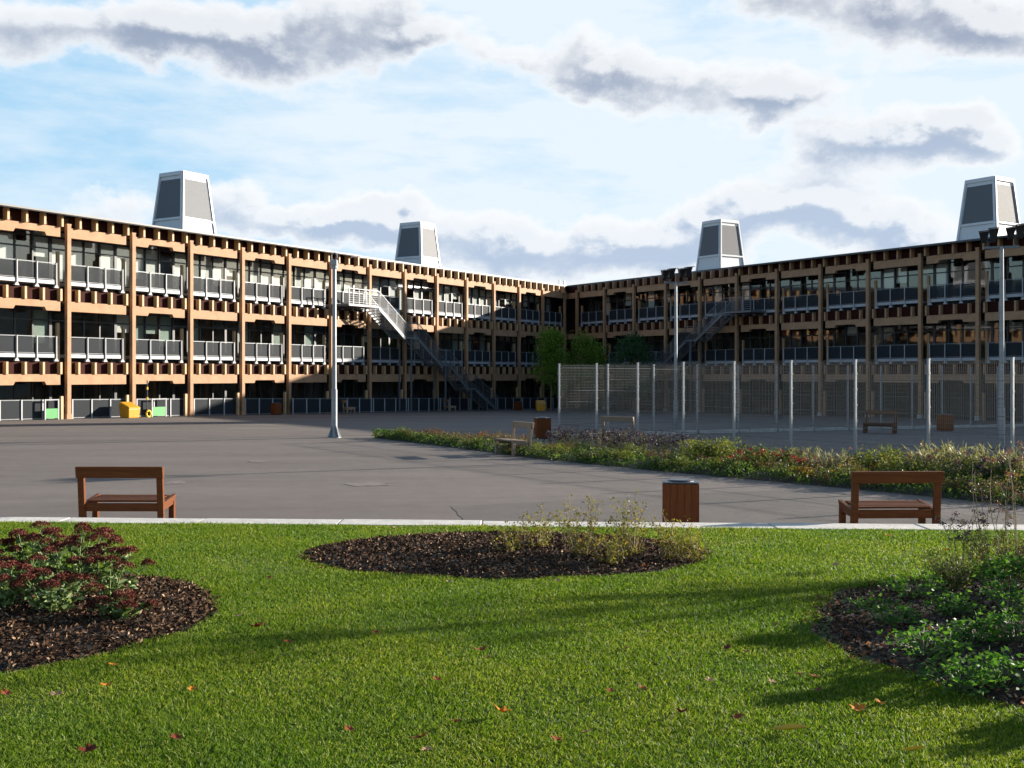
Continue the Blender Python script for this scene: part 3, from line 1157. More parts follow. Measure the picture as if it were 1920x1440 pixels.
place_bench(ray(229, 15.5), 15.5, R(-1), "brown wooden bench with an open back, beyond the kerb behind the red sedum", True)
place_bench(ray(1678, 14.75), 14.75, R(2), "brown wooden bench with an open back, beyond the kerb right of the litter bin")
d = Vector((-0.5, 1.09)).normalized()
place_bench(ray(979, 29.6) - 0.05, 30.0, math.atan2(d.y, d.x), "weathered wooden bench seen end-on at the edge of the planted border", True, True)
place_bench(ray(1160, 34.2), 34.2, R(-40), "pale wooden bench between the purple flowers and the mesh fence", False, True)
p = LEFT.world(LEFT.from_px(648, -2.0)[0], -2.0)
place_bench(p.x, p.y, R(-70), "pale bench before the grey railing, just right of the camera pole", False, True)
p = LEFT.world(LEFT.from_px(838, -2.0)[0], -2.0)
place_bench(p.x, p.y, R(-70), "pale bench before the grey railing, under the left staircase", False, True)
place_bench(ray(1652, 43.5), 43.5, R(150), "dark bench standing inside the fenced ball court")


# ------------------------------------------------------------------ bins
def make_bin():
    root = empty("litter_bin", (0, 0, 0))
    b = MB()
    for i in range(4):
        c, s = math.cos(i * math.pi / 2), math.sin(i * math.pi / 2)
        for j in range(5):
            u0, u1 = -0.24 + 0.096 * j + 0.003, -0.24 + 0.096 * (j + 1) - 0.003
            q = [(u0, -0.25), (u1, -0.25), (u1, -0.222), (u0, -0.222)]
            pts = [(u * c - v * s, u * s + v * c) for u, v in q]
            b.hexa([(x, y, 0.03) for x, y in pts] + [(x, y, 0.69) for x, y in pts])
    b.build("body", "bin_wood", root)
    b = MB().box(-0.215, 0.215, -0.215, 0.215, 0.0, 0.66)
    b.build("liner", "bin_lid", root)
    b = MB()
    n = 24
    rim = [(0.15 * math.cos(2 * math.pi * k / n), 0.15 * math.sin(2 * math.pi * k / n)) for k in range(n)]
    b.box(-0.245, 0.245, -0.245, 0.245, 0.693, 0.715)
    b.tube([(0, 0, 0.7155), (0, 0, 0.738)], [0.19, 0.17], 24)
    b.build("lid", "bin_lid", root, bevel=0.004)
    return root


bin0 = make_bin()
NK = kids_of(bin0)


def place_bin(x, y, rot, label, first=False):
    b = bin0 if first else copy_tree(bin0, NK)
    b.location = (x, y, gz(x, y))
    b.rotation_euler = (0, 0, rot)
    tag(b, label, "litter bin", "square wooden litter bins")


place_bin(ray(1276, 15.25), 15.25, R(-8), "square wood-slatted litter bin with a dark lid, beyond the kerb behind the middle bed", True)
place_bin(ray(1017, 38.0), 38.0, R(12), "square brown litter bin beside the fence corner post")
x, Y = LEFT.from_px(518, -1.0)
place_bin(ray(518, Y), Y, R(40), "orange-brown litter bin against the sunlit grey railing, left of the camera pole")
place_bin(ray(971, 88.5), 88.5, R(40), "small dark red bin at the far corner railing")
place_bin(ray(1772, 46.5), 46.5, R(20), "dark brown bin inside the fenced ball court")


def grit_bin(px, Y, rot, label, first=None):
    x = ray(px, Y)
    if first is None:
        root = empty("grit_bin", (0, 0, 0))
        MB().hexa([(-0.34, -0.34, 0), (0.34, -0.34, 0), (0.34, 0.34, 0), (-0.34, 0.34, 0), (-0.38, -0.4, 0.5), (0.38, -0.4, 0.5), (0.38, 0.4, 0.72), (-0.38, 0.4, 0.72)]).build("body", "grit_yellow", root, bevel=0.04)
        MB().hexa([(-0.4, -0.44, 0.5), (0.4, -0.44, 0.5), (0.4, 0.42, 0.74), (-0.4, 0.42, 0.74), (-0.34, -0.36, 0.6), (0.34, -0.36, 0.6), (0.34, 0.36, 0.86), (-0.34, 0.36, 0.86)]).build("lid", "grit_yellow", root, bevel=0.04)
    else:
        root = copy_tree(first, kids_of(first))
    root.location = (x, Y, gz(x, Y))
    root.rotation_euler = (0, 0, rot)
    tag(root, label, "grit bin", "yellow grit bins")
    return root


x, Y = LEFT.from_px(243, -0.75)
g0 = grit_bin(243, Y, LEFT.rot, "yellow grit bin at a sunlit timber column by the railing")
grit_bin(1014, 86.0, R(5), "yellow grit bin in the far shaded corner beside the tallest tree", g0)


# yellow bollard hoop and green gate panels seen at the railing
def hoop():
    x, Y = LEFT.from_px(276, -0.5)
    X = ray(276, Y)
    root = tag(empty("hoop_stand", (X, Y, gz(X, Y)), LEFT.rot), "thin post with yellow bands and a yellow ring at its foot", "hoop stand")
    MB().tube([(0, 0, 0), (0, 0, 2.0)], 0.03, 8).build("post", "frame_dark", root)
    b = MB()
    for z in (0.95, 1.5):
        b.tube([(0, 0, z), (0, 0, z + 0.14)], 0.05, 8)
    b.build("band", "hoop_yellow", root)
    ring = [(0.14 * math.cos(t), -0.12, 0.2 + 0.17 * math.sin(t)) for t in np.linspace(0, 2 * math.pi, 21)]
    MB().tube(ring, 0.05, 8, False).build("ring", "hoop_yellow", root)


hoop()


def green_gate(px, wd, label):
    xl, Y = LEFT.from_px(px, -0.12)
    p = LEFT.world(xl, -0.12)
    root = tag(empty("gate", (p.x, p.y, gz(p.x, p.y)), LEFT.rot), label, "gate", "green railing gates")
    b = MB()
    for sx in (-1, 1):
        b.box(sx * wd / 2 - 0.03, sx * wd / 2 + 0.03, -0.03, 0.03, 0.0, 1.02)
    b.box(-wd / 2 + 0.03, wd / 2 - 0.03, -0.025, 0.025, 0.96, 1.01)
    b.build("frame", "steel_light", root)
    MB().box(-wd / 2 + 0.035, wd / 2 - 0.035, -0.02, 0.02, 0.06, 0.55).build("panel", "gate_green", root)


green_gate(97, 0.75, "small gate with a green lower panel, in the railing left of the first sunlit column")
green_gate(298, 0.95, "gate with a bright green lower panel, beside the yellow ring")


# ------------------------------------------------------------------ trees
def tree(px, Y, top, rad, low, m, label, seed, dense=1.0, group="young trees in the corner of the yard"):
    rng = np.random.default_rng(seed)
    x = ray(px, Y)
    g = gz(x, Y)
    root = tag(empty("tree", (x, Y, g)), label, "tree", group)
    b = MB()
    b.tube([(0, 0, -0.2), (0.03, 0, low), (0.0, 0.05, top * 0.6), (0, 0, top * 0.93)], [0.1, 0.075, 0.05, 0.012], 8)
    cl = []
    for i in range(46):
        t = rng.uniform(0, 1)
        z = low + (top - low) * t
        r = rad * (math.sin(math.pi * min(1, (t * 0.8 + 0.12))) ** 0.7) * rng.uniform(0.45, 1.05) * (1 - 0.25 * t)
        a = rng.uniform(0, 2 * math.pi)
        p = Vector((r * math.cos(a), r * math.sin(a), z))
        cl.append(p)
        b.tube([(0, 0, max(low * 0.8, z - r * 0.9)), p * 0.5 + Vector((0, 0, z * 0.45 - r * 0.1)), p], [0.03, 0.018, 0.006], 5)
    b.build("trunk", "bark", root)
    cen = []
    for p in cl + [Vector((0, 0, top))]:
        k = int(rng.uniform(110, 210) * dense)
        s = rng.uniform(0.22, 0.42)
        cen.append(np.array(p) + rng.normal(size=(k, 3)) * s * np.array([1, 1, 0.8]))
    cen = np.concatenate(cen)
    leaf_obj("crown", m, rng, cen, 0.17, 0.1, root)
    return root


tree(1033, 85.0, 6.0, 1.5, 1.5, "tree_bright", "tallest young tree, bright green, left of the fence corner post", 21)
tree(1100, 86.0, 5.6, 1.6, 1.6, "tree_mid", "middle young tree, yellowish green, rising behind the mesh fence", 22)
tree(1188, 84.0, 5.6, 1.9, 1.2, "tree_dark", "darkest young tree, blue-green, at the foot of the dark staircase", 23)



tree(HX + F * 17.8 / 16.1, 16.1, 6.2, 1.0, 4.3, "tree_mid", "thin young tree by the kerb, standing beyond the photo's right edge", 24, 0.03, None)

# ------------------------------------------------------------------ left bed: sedum with flat red-brown heads
def curved_stem(b, p0, p1, r0, r1, bend, n=4, sides=5):
    p0, p1 = Vector(p0), Vector(p1)
    pts = []
    for i in range(n + 1):
        t = i / n
        pts.append(p0 + (p1 - p0) * t + Vector(bend) * math.sin(math.pi * t))
    b.tube(pts, [r0 + (r1 - r0) * i / n for i in range(n + 1)], sides)
    return pts


def sedum(x, y, h, nst, spread, label, seed, lean=(0, 0)):
    rng = np.random.default_rng(seed)
    z0 = float(bed_h(x, y, BED_LEFT)) - 0.02
    root = tag(empty("sedum_plant", (x, y, z0)), label, "plant", "sedum plants in the left bed")
    b = MB()
    cen, axs = [], []
    heads = []
    for i in range(nst):
        a = 2 * math.pi * (i + rng.uniform(-0.3, 0.3)) / nst * 2.4
        r = spread * math.sqrt((i + 0.5) / nst) * rng.uniform(0.8, 1.1)
        hh = h * rng.uniform(0.78, 1.05) * (1 - 0.3 * (r / spread) ** 2)
        tip = (r * math.cos(a) + lean[0], r * math.sin(a) + lean[1], hh)
        pts = curved_stem(b, (r * 0.25 * math.cos(a), r * 0.25 * math.sin(a), 0), tip, 0.007, 0.004, (0, 0, 0.03))
        for j in range(24):
            t = rng.uniform(0.12, 0.97)
            k = min(int(t * 4), 3)
            p = np.array(pts[k].lerp(pts[k + 1], t * 4 - k))
            aa = rng.uniform(0, 2 * math.pi)
            cen.append(p)
            axs.append((math.cos(aa), math.sin(aa), 0.35))
        heads.append(tip)
    b.build("stems", "stem_green", root)
    v, f = leaves(rng, np.array(cen), 0.072, 0.034, np.array(axs), 0.35)
    link("leaves", np_mesh("leaves", v, f), "sedum_leaf", root)
    for tip in heads:
        R_ = rng.uniform(0.045, 0.09)
        n = 300
        aa, rr = rng.uniform(0, 2 * math.pi, n), np.sqrt(rng.uniform(0, 1, n))
        c = np.stack([np.cos(aa) * rr * R_, np.sin(aa) * rr * R_, 0.034 * (1 - rr ** 2) + rng.uniform(-0.016, 0.005, n)], 1)
        ax = np.stack([np.cos(aa) * rr * 0.6, np.sin(aa) * rr * 0.6, np.ones(n)], 1)
        v, f = leaves(rng, c, 0.015, 0.013, ax, 0.6)
        link("flower_head", np_mesh("flower_head", v, f), "sedum_flower", root, tip)
    return root


def at_lawn(px, py):
    return ground_at(px, py, LAWN)


SED = [(140, 1128, 0.6, 15, 0.4, "tallest sedum in the left bed, its top flower head standing before the kerb", 31),
       (205, 1140, 0.48, 14, 0.31, "right-hand sedum in the left bed, nearest the bare mulch", 32),
       (62, 1115, 0.54, 14, 0.36, "sedum at the back of the left bed, left of the tallest one", 33),
       (10, 1158, 0.42, 13, 0.34, "low sedum with orange-tinged heads at the left photo edge", 34),
       (-45, 1120, 0.56, 13, 0.36, "sedum cut by the left photo edge", 35),
       (95, 1165, 0.34, 12, 0.34, "shorter sedum at the front of the clump in the left bed", 37),
       (222, 1172, 0.19, 8, 0.24, "smallest sedum, lying low on the mulch in the left bed", 36)]
for px, py, h, n, sp, lb, sd in SED:
    p = at_lawn(px, py)
    sedum(p.x, p.y, h, n, sp, lb, sd)


# ------------------------------------------------------------------ middle bed: wiry plants
def wiry(x, y, bed, h, nst, spread, label, seed, leafm="wiry_leaf", stem="stem_dry", nl=26, flower=None, group="wiry plants in the middle bed", ll=0.03):
    rng = np.random.default_rng(seed)
    z0 = float(bed_h(x, y, bed)) - 0.02 if bed else gz(x, y)
    root = tag(empty("wiry_plant", (x, y, z0)), label, "plant", group)
    b = MB()
    cen, fl = [], []
    for i in range(nst):
        a = rng.uniform(0, 2 * math.pi)
        r = spread * math.sqrt(rng.uniform(0.02, 1))
        hh = h * rng.uniform(0.45, 1.05)
        tip = (r * math.cos(a), r * math.sin(a), hh)
        pts = curved_stem(b, (r * 0.3 * math.cos(a), r * 0.3 * math.sin(a), 0), tip, 0.0045, 0.0022, (rng.normal() * 0.04, rng.normal() * 0.04, 0.02), 4, 4)
        for s in range(3):
            t = rng.uniform(0.45, 0.95)
            k = min(int(t * 4), 3)
            q = pts[k].lerp(pts[k + 1], t * 4 - k)
            e = q + Vector((rng.normal() * 0.07, rng.normal() * 0.07, rng.uniform(0.02, 0.12)))
            b.tube([q, e], [0.0018, 0.001], 3)
            cen.append(np.array(e) + rng.normal(size=(4, 3)) * 0.012)
            fl.append(e)
        for j in range(nl):
            t = rng.uniform(0.05, 1) ** 1.3
            k = min(int(t * 4), 3)
            cen.append(np.array([pts[k].lerp(pts[k + 1], t * 4 - k)]) + rng.normal(size=(1, 3)) * 0.018)
        fl.append(Vector(tip))
    b.build("stems", stem, root)
    leaf_obj("leaves", leafm, rng, np.concatenate(cen), ll, ll * 0.45, root)
    if flower:
        c = np.concatenate([np.array(q) + rng.normal(size=(22, 3)) * np.array([0.017, 0.017, 0.01]) for q in fl])
        leaf_obj("blossoms", flower, rng, c, 0.017, 0.014, root)
    return root


MIDP = [(1090, 1052, 0.62, 12, 0.22, "tall wiry plant in the middle bed, its tips crossing the kerb left of the bin"),
        (1185, 1050, 0.62, 12, 0.24, "tall wiry plant in the middle bed, just left of the litter bin"),
        (1010, 1040, 0.4, 9, 0.25, "shorter sparse wiry plant at the centre of the middle bed"),
        (1255, 1052, 0.42, 11, 0.22, "bushy wiry plant in front of the litter bin"),
        (960, 1048, 0.26, 7, 0.22, "lowest wiry plant, beside the bare mulch of the middle bed"),
        (1140, 1062, 0.34, 9, 0.25, "low wiry plant with reddish leaves below it in the middle bed"),
        (1300, 1052, 0.24, 8, 0.16, "small wiry plant at the right tip of the middle bed")]
for i, (px, py, h, n, sp, lb) in enumerate(MIDP):
    p = at_lawn(px, py)
    wiry(p.x, p.y, BED_MID, h, int(n * 1.5), sp, lb, 50 + i, ll=0.036)


# ------------------------------------------------------------------ right bed: leafy mounds, dried stems, tall verbena
def leafy(x, y, h, r, label, seed, m="lush_leaf", n=330, size=0.046):
    rng = np.random.default_rng(seed)
    z0 = float(bed_h(x, y, BED_RIGHT)) - 0.02
    root = tag(empty("leafy_plant", (x, y, z0)), label, "plant", "leafy plants in the right bed")
    b = MB()
    cen, ax = [], []
    for i in range(34):
        a = rng.uniform(0, 2 * math.pi)
        rr = r * math.sqrt(rng.uniform(0.02, 1))
        hh = h * (1 - 0.55 * (rr / r) ** 2) * rng.uniform(0.6, 1.1)
        tip = Vector((rr * math.cos(a), rr * math.sin(a), hh))
        curved_stem(b, (rr * 0.2 * math.cos(a), rr * 0.2 * math.sin(a), 0), tip, 0.004, 0.002, (0, 0, 0.03), 3, 4)
        for j in range(max(3, n // 34)):
            aa = rng.uniform(0, 2 * math.pi)
            cen.append(np.array(tip) + rng.normal(size=3) * np.array([0.04, 0.04, 0.025]))
            ax.append((math.cos(aa), math.sin(aa), 0.25))
    b.build("stems", "stem_green", root)
    v, f = leaves(rng, np.array(cen), size, size * 0.5, np.array(ax), 0.3)
    link("leaves", np_mesh("leaves", v, f), m, root)


RB = [(1715, 1130, 0.22, 0.24, "leafy green mound at the back left of the right bed"),
      (1655, 1175, 0.2, 0.25, "bright leafy plant nearest the right bed's left rim"),
      (1790, 1165, 0.16, 0.2, "small leafy plant in the middle of the right bed"),
      (1730, 1235, 0.2, 0.28, "broad leafy plant on the mulch at the right bed's front"),
      (1790, 1290, 0.18, 0.26, "low leafy plant nearest the camera in the right bed"),
      (1880, 1290, 0.18, 0.24, "low leafy plant at the bottom right photo edge"),
      (1890, 1165, 0.26, 0.28, "tall leafy mound at the right photo edge"),
      (1905, 1220, 0.22, 0.26, "leafy plant below the tall mound at the right photo edge"),
      (1895, 1118, 0.3, 0.34, "darkest tall leafy mass at the back right of the right bed"),
      (1830, 1215, 0.14, 0.2, "small shaded leafy plant among the red litter of the right bed")]
for i, (px, py, h, r, lb) in enumerate(RB):
    p = at_lawn(px, py)
    leafy(p.x, p.y, h, r, lb, 70 + i, n=800 if h > 0.28 else 330)
DR = [(1790, 1110, 0.34, 34, 0.28, "dry brown tuft with green tips at the back of the right bed", "border_green", "stem_dry", None),
      (1885, 1085, 0.5, 44, 0.4, "brown withered plant at the far side of the right bed", "border_brown", "stem_dry", None),
      (1865, 1075, 1.15, 6, 0.26, "tall thin purple verbena rising from the far side of the right bed", "wiry_leaf", "stem_dry", "flower_purple"),
      (1915, 1090, 1.25, 6, 0.32, "tall thin verbena with pink heads at the right photo edge", "wiry_leaf", "stem_dry", "flower_pink"),
      (1800, 1085, 0.62, 7, 0.24, "short verbena stems before the kerb below the right bench", "wiry_leaf", "stem_dry", "flower_purple")]
for i, (px, py, h, n, sp, lb, lm, sm, fl) in enumerate(DR):
    p = at_lawn(px, py)
    wiry(p.x, p.y, BED_RIGHT, h, n, sp, lb, 90 + i, lm, sm, 34 if fl is None else 9, fl, "tall and dry plants in the right bed")
# taller plants of the same bed, standing mostly beyond the frame; their shade lies over the bed
for i, (x, y, h, r, lb) in enumerate(((5.4, 9.3, 0.95, 0.55, "dense leafy shrub at the back of the right bed beyond the frame edge"),
                                      (5.1, 7.8, 0.85, 0.55, "dense leafy shrub in the right bed beyond the frame edge, middle one"),
                                      (4.75, 6.5, 0.6, 0.45, "dense leafy shrub at the front of the right bed beyond the frame edge"))):
    leafy(x, y, h, r, lb, 110 + i, "lush_leaf", 1500, 0.09)


def bed_litter():
    rng = np.random.default_rng(77)
    P = []
    b = BED_RIGHT
    n = 900
    a = rng.uniform(0, 2 * math.pi, n)
    r = np.clip(rng.normal(0.88, 0.12, n), 0, 1.02)
    x, y = b[0] + b[2] * r * np.cos(a), b[1] + b[3] * r * np.sin(a)
    ok = x < 4.6
    P.append(np.stack([x[ok], y[ok], bed_h(x[ok], y[ok], b) + 0.02], 1))
    b = BED_MID
    n = 90
    a = rng.uniform(-0.9, 0.6, n)
    r = np.sqrt(rng.uniform(0.1, 0.9, n))
    x, y = b[0] + b[2] * r * np.cos(a), b[1] + b[3] * r * np.sin(a)
    P.append(np.stack([x, y, bed_h(x, y, b) + 0.02], 1))
    P = np.concatenate(P)
    ax = rng.normal(size=P.shape) * np.array([1, 1, 0.3])
    v, f = leaves(rng, P, 0.05, 0.032, ax, 0.25)
    tag(link("leaf_litter", np_mesh("leaf_litter", v, f), "litter"), "red and pink leaf litter along the bed rims", "leaf litter", kind="stuff")


bed_litter()

# ------------------------------------------------------------------ fallen leaves on the lawn
FL = [(487, 1183, "rust", 1.2), (447, 1163, "tan", 0.8), (600, 1072, "tan", 0.9), (843, 1098, "tan", 0.7), (905, 1228, "rust", 1), (917, 1243, "tan", 0.8),
      (943, 1347, "orange", 1.3), (540, 1213, "rust", 0.8), (200, 1296, "orange", 0.8), (213, 1257, "orange", 0.7), (108, 1314, "tan", 0.9), (360, 1303, "orange", 0.7),
      (12, 1312, "rust", 0.9), (168, 1420, "red", 1.0), (820, 1285, "rust", 0.7), (857, 1365, "rust", 0.8), (790, 1395, "rust", 0.9), (800, 1420, "tan", 0.9),
      (705, 1195, "rust", 0.7), (1145, 1307, "rust", 0.8), (1205, 1302, "rust", 0.8), (1280, 1347, "red", 1.0), (1385, 1357, "rust", 0.8), (1480, 1380, "yellow", 1.7),
      (1365, 1225, "red", 0.9), (1400, 1232, "rust", 0.7), (1500, 1275, "red", 0.7), (1527, 1280, "rust", 0.8), (1535, 1305, "red", 0.7), (1330, 1287, "tan", 0.8),
      (1447, 1290, "tan", 0.8), (1455, 1180, "rust", 0.6), (1608, 1342, "orange", 1.1), (1650, 1330, "orange", 0.8), (1665, 1010, "orange", 0.9), (1772, 1037, "orange", 0.9),
      (1568, 1065, "tan", 0.8), (740, 995, "tan", 0.7), (1045, 1095, "tan", 0.6), (1175, 1225, "rust", 0.6), (1712, 1420, "yellow", 1.0), (1045, 1400, "rust", 0.8),
      (470, 1235, "tan", 0.7), (505, 1090, "rust", 0.6), (655, 1380, "rust", 0.7), (330, 1395, "red", 0.7), (1240, 1185, "tan", 0.6), (1100, 1385, "tan", 0.7)]
CNAME = {"rust": "rust-brown", "tan": "pale tan", "orange": "orange", "red": "dark red", "yellow": "yellow"}


def fallen_leaves():
    rng = random.Random(3)
    done = {}
    for c in CNAME:
        done[c] = sorted([f for f in FL if f[2] == c])
    for c, lst in done.items():
        for i, (px, py, _, s) in enumerate(lst):
            p = at_lawn(px, py)
            n = 13
            pts = []
            for k in range(n):
                a = 2 * math.pi * k / n
                r = 0.041 * s * (1.0 if k % 2 == 0 else 0.6) * rng.uniform(0.8, 1.15)
                if c == "yellow":
                    pts.append((math.cos(a) * 0.055 * s, math.sin(a) * 0.017 * s, 0.012 + 0.02 * math.cos(a) + 0.012 * abs(math.sin(a))))
                else:
                    pts.append((math.cos(a) * r * 1.2, math.sin(a) * r, 0.008 + 0.4 * r * r / 0.036 * rng.uniform(0.4, 1.2)))
            vs = pts + [(0, 0, 0.004)] + [(x * 0.99, y * 0.99, z - 0.0012) for x, y, z in pts] + [(0, 0, 0.0028)]
            fs = [(k, (k + 1) % n, n) for k in range(n)] + [(n + 1 + (k + 1) % n, n + 1 + k, 2 * n + 1) for k in range(n)]
            fs += [(k, n + 1 + k, n + 1 + (k + 1) % n, (k + 1) % n) for k in range(n)]
            b = MB().add(vs, fs)
            o = b.build("fallen_leaf", "leaf_" + c, None, (p.x, p.y, LAWN + 0.03), rng.uniform(0, 6.28))
            o.rotation_euler = (rng.uniform(-0.3, 0.3), rng.uniform(-0.3, 0.3), rng.uniform(0, 6.28) if c != "yellow" else -0.25)
            lb = "%s fallen leaf on the lawn, %s from the left of the %s ones" % (CNAME[c], ordinal(i), CNAME[c])
            if c == "yellow":
                lb = ("long curled yellow leaf on the lawn near the bottom edge", "small yellow leaf on the lawn in the bottom right part")[i]
            tag(o, lb, "leaf", "fallen leaves on the lawn")


fallen_leaves()

# ------------------------------------------------------------------ planted border in the yard
FRONT = [(-4.9, 38.3), (-2.6, 34.3), (0.56, 28.5), (2.45, 25.9), (4.26, 23.6), (6.5, 20.9), (8.4, 18.3), (10.0, 16.4)]
BACK = [(-4.7, 38.5), (-1.6, 36.4), (1.9, 33.0), (4.3, 30.4), (6.6, 27.4), (9.2, 24.0), (11.4, 20.8), (13.2, 18.6)]


def border_pt(u, v):
    """u 0..1 along the border from its tip, v 0..1 from front edge to back edge"""
    t = u * (len(FRONT) - 1)
    k = min(int(t), len(FRONT) - 2)
    t -= k
    f = Vector(FRONT[k]).lerp(Vector(FRONT[k + 1]), t)
    b = Vector(BACK[k]).lerp(Vector(BACK[k + 1]), t)
    return f.lerp(b, v)


def build_border():
    n = 40
    b = MB()
    vs, fs = [], []
    m = 6
    for i in range(n + 1):
        for j in range(m + 1):
            p = border_pt(i / n, j / m)
            edge = 0 if j in (0, m) or i == 0 else 1
            vs.append((p.x, p.y, gz(p.x, p.y) - 0.02 + 0.14 * edge))
    for i in range(n):
        for j in range(m):
            a = i * (m + 1) + j
            fs.append((a, a + m + 1, a + m + 2, a + 1))
    me = bpy.data.meshes.new("soil")
    me.from_pydata(vs, [], fs)
    tag(link("soil", me, "soil"), "dark soil under the long planted border in the yard", "soil", kind="structure")
    rng = np.random.default_rng(41)
    # low ground cover along the whole border, thickest at its front edge
    k = 15000
    u = rng.uniform(0.0, 1, k)
    v = np.clip(np.abs(rng.normal(0.0, 0.3, k)), 0.0, 1.0)
    P = []
    for uu, vv in zip(u, v):
        p = border_pt(uu, vv)
        lump = 0.5 + 0.5 * math.sin(p.x * 5.1 + 2 * math.sin(p.y * 3.3))
        P.append((p.x, p.y, gz(p.x, p.y) + rng.uniform(0.02, 0.12 + 0.2 * lump)))
    P = np.array(P)
    vv, ff = leaves(rng, P, 0.075, 0.045, None)
    tag(link("ground_cover", np_mesh("ground_cover", vv, ff), "cover_leaf"), "low leafy ground cover along the front of the planted border", "ground cover", kind="stuff")


build_border()

CLUMPS = {}


def clump_proto(kind, var):
    """meshes for one border plant about 1 m tall before scaling"""
    rng = np.random.default_rng(1000 + var * 17 + sum(ord(c) for c in kind))
    spec = {
        "red": dict(leaf="border_green", h=0.5, r=0.4, n=420, size=0.07, flower="flower_red", nf=13, fs=0.05),
        "pink": dict(leaf="border_brown", h=0.5, r=0.4, n=380, size=0.06, flower="flower_pink", nf=14, fs=0.035),
        "purple": dict(leaf="border_green", h=0.8, r=0.42, n=170, size=0.045, flower="flower_purple", nf=46, fs=0.034, wiry=True),
        "lime": dict(leaf="border_lime", h=0.75, r=0.42, n=520, size=0.07, flower=None),
        "orange": dict(leaf="border_orange", h=0.45, r=0.42, n=430, size=0.075, flower=None),
        "brown": dict(leaf="border_brown", h=0.5, r=0.42, n=430, size=0.07, flower=None),
        "pale": dict(leaf="border_pale", h=0.95, r=0.5, n=320, size=0.2, flower="flower_pink", nf=10, fs=0.05, blade=True),
        "dark": dict(leaf="border_dark", h=0.85, r=0.3, n=70, size=0.6, flower=None, blade=True),
        "green": dict(leaf="border_green", h=0.55, r=0.42, n=480, size=0.08, flower=None),
    }[kind]
    h, r, n = spec["h"], spec["r"], spec["n"]
    b = MB()
    cen, ax, fl = [], [], []
    ns = 24
    for i in range(ns):
        a = rng.uniform(0, 2 * math.pi)
        rr = r * math.sqrt(rng.uniform(0, 1))
        hh = h * (1 - 0.4 * (rr / r) ** 2) * rng.uniform(0.6, 1.08)
        tip = Vector((rr * math.cos(a), rr * math.sin(a), hh))
        pts = curved_stem(b, (rr * 0.25 * math.cos(a), rr * 0.25 * math.sin(a), -0.1), tip, 0.006, 0.003, (0, 0, 0.04), 3, 4)
        fl.append(tip)
        for j in range(n // ns):
            t = rng.uniform(0.1, 1.0) ** 0.7
            k = min(int(t * 3), 2)
            p = pts[k].lerp(pts[k + 1], t * 3 - k)
            cen.append(np.array(p) + rng.normal(size=3) * 0.05 * (0.3 if spec.get("blade") else 1))
            ax.append((math.cos(a) * 0.6, math.sin(a) * 0.6, 1.6) if spec.get("blade") else (0, 0, 0.3))
    st = b.mesh("stems")
    st.materials.append(MATS["stem_dry" if kind in ("brown", "pale", "purple", "pink") else "stem_green"])
    s = spec["size"]
    v, f = leaves(rng, np.array(cen), s, s * (0.12 if spec.get("blade") else 0.5), np.array(ax), 0.5 if spec.get("blade") else 1.0)
    lf = np_mesh("leaves", v, f)
    lf.materials.append(MATS[spec["leaf"]])
    fw = None
    if spec["flower"]:
        c = []
        for i in range(spec["nf"]):
            q = np.array(fl[int(rng.integers(len(fl)))]) * rng.uniform(0.8, 1.08) + rng.normal(size=3) * np.array([0.08, 0.08, 0.03])
            c.append(q + rng.normal(size=(16, 3)) * spec["fs"] * 0.4)
        v, f = leaves(rng, np.concatenate(c), spec["fs"], spec["fs"] * 0.8, None)
        fw = np_mesh("blossoms", v, f)
        fw.materials.append(MATS[spec["flower"]])
    return st, lf, fw


NAMES = {"red": ("red_flowered_plant", "green clump with red flowers"), "pink": ("pink_flowered_plant", "brownish clump with faded pink flowers"), "purple": ("purple_aster", "wiry purple-flowered clump"),
         "lime": ("bushy_plant", "yellow-green bushy clump"), "orange": ("orange_foliage_plant", "orange-leaved autumn clump"), "brown": ("brown_foliage_plant", "brown and beige foliage clump"),
         "pale": ("ornamental_grass", "pale tall grass with pinkish plumes"), "dark": ("spiky_plant", "dark spiky upright plant"), "green": ("leafy_border_plant", "plain green leafy clump")}
# (photo column, v across the bed, kind, scale)
BORDER = []
brng = random.Random(19)
# find u for a given column at mid depth


def u_for_px(px, v):
    lo, hi = 0.0, 1.0
    for _ in range(40):
        mid = (lo + hi) / 2
        p = border_pt(mid, v)
        if p.x / p.y * F + HX < px:
            lo = mid
        else:
            hi = mid
    return (lo + hi) / 2


def seq(px0, px1, n, kinds, v0, v1, s0=0.85, s1=1.1):
    for i in range(n):
        px = px0 + (px1 - px0) * (i + 0.5) / n + brng.uniform(-10, 10)
        BORDER.append((px, brng.uniform(v0, v1), brng.choice(kinds), brng.uniform(s0, s1)))


seq(735, 1000, 15, ["pink", "red", "pink", "brown", "green"], 0.25, 0.9, 0.8, 1.05)
seq(740, 990, 10, ["green", "brown", "red"], 0.05, 0.3, 0.65, 0.85)
seq(1035, 1300, 17, ["purple"], 0.55, 0.95, 0.95, 1.2)
seq(1000, 1320, 15, ["brown", "green", "lime", "pink"], 0.2, 0.5, 0.7, 0.95)
seq(1000, 1400, 12, ["green", "lime"], 0.04, 0.18, 0.55, 0.75)
seq(1285, 1380, 6, ["lime"], 0.35, 0.8, 1.0, 1.25)
seq(1375, 1510, 11, ["red", "red", "green"], 0.3, 0.8, 0.95, 1.2)
seq(1380, 1620, 9, ["brown", "green", "orange"], 0.05, 0.3, 0.6, 0.85)
seq(1500, 1600, 7, ["brown", "pale", "brown"], 0.3, 0.8, 0.7, 0.95)
BORDER.append((1592, 0.75, "dark", 0.55))
seq(1600, 1780, 11, ["orange", "orange", "green", "lime"], 0.25, 0.75, 0.9, 1.15)
seq(1640, 1700, 2, ["lime"], 0.7, 0.9, 1.1, 1.2)
seq(1735, 1815, 5, ["pale"], 0.5, 0.85, 1.0, 1.2)
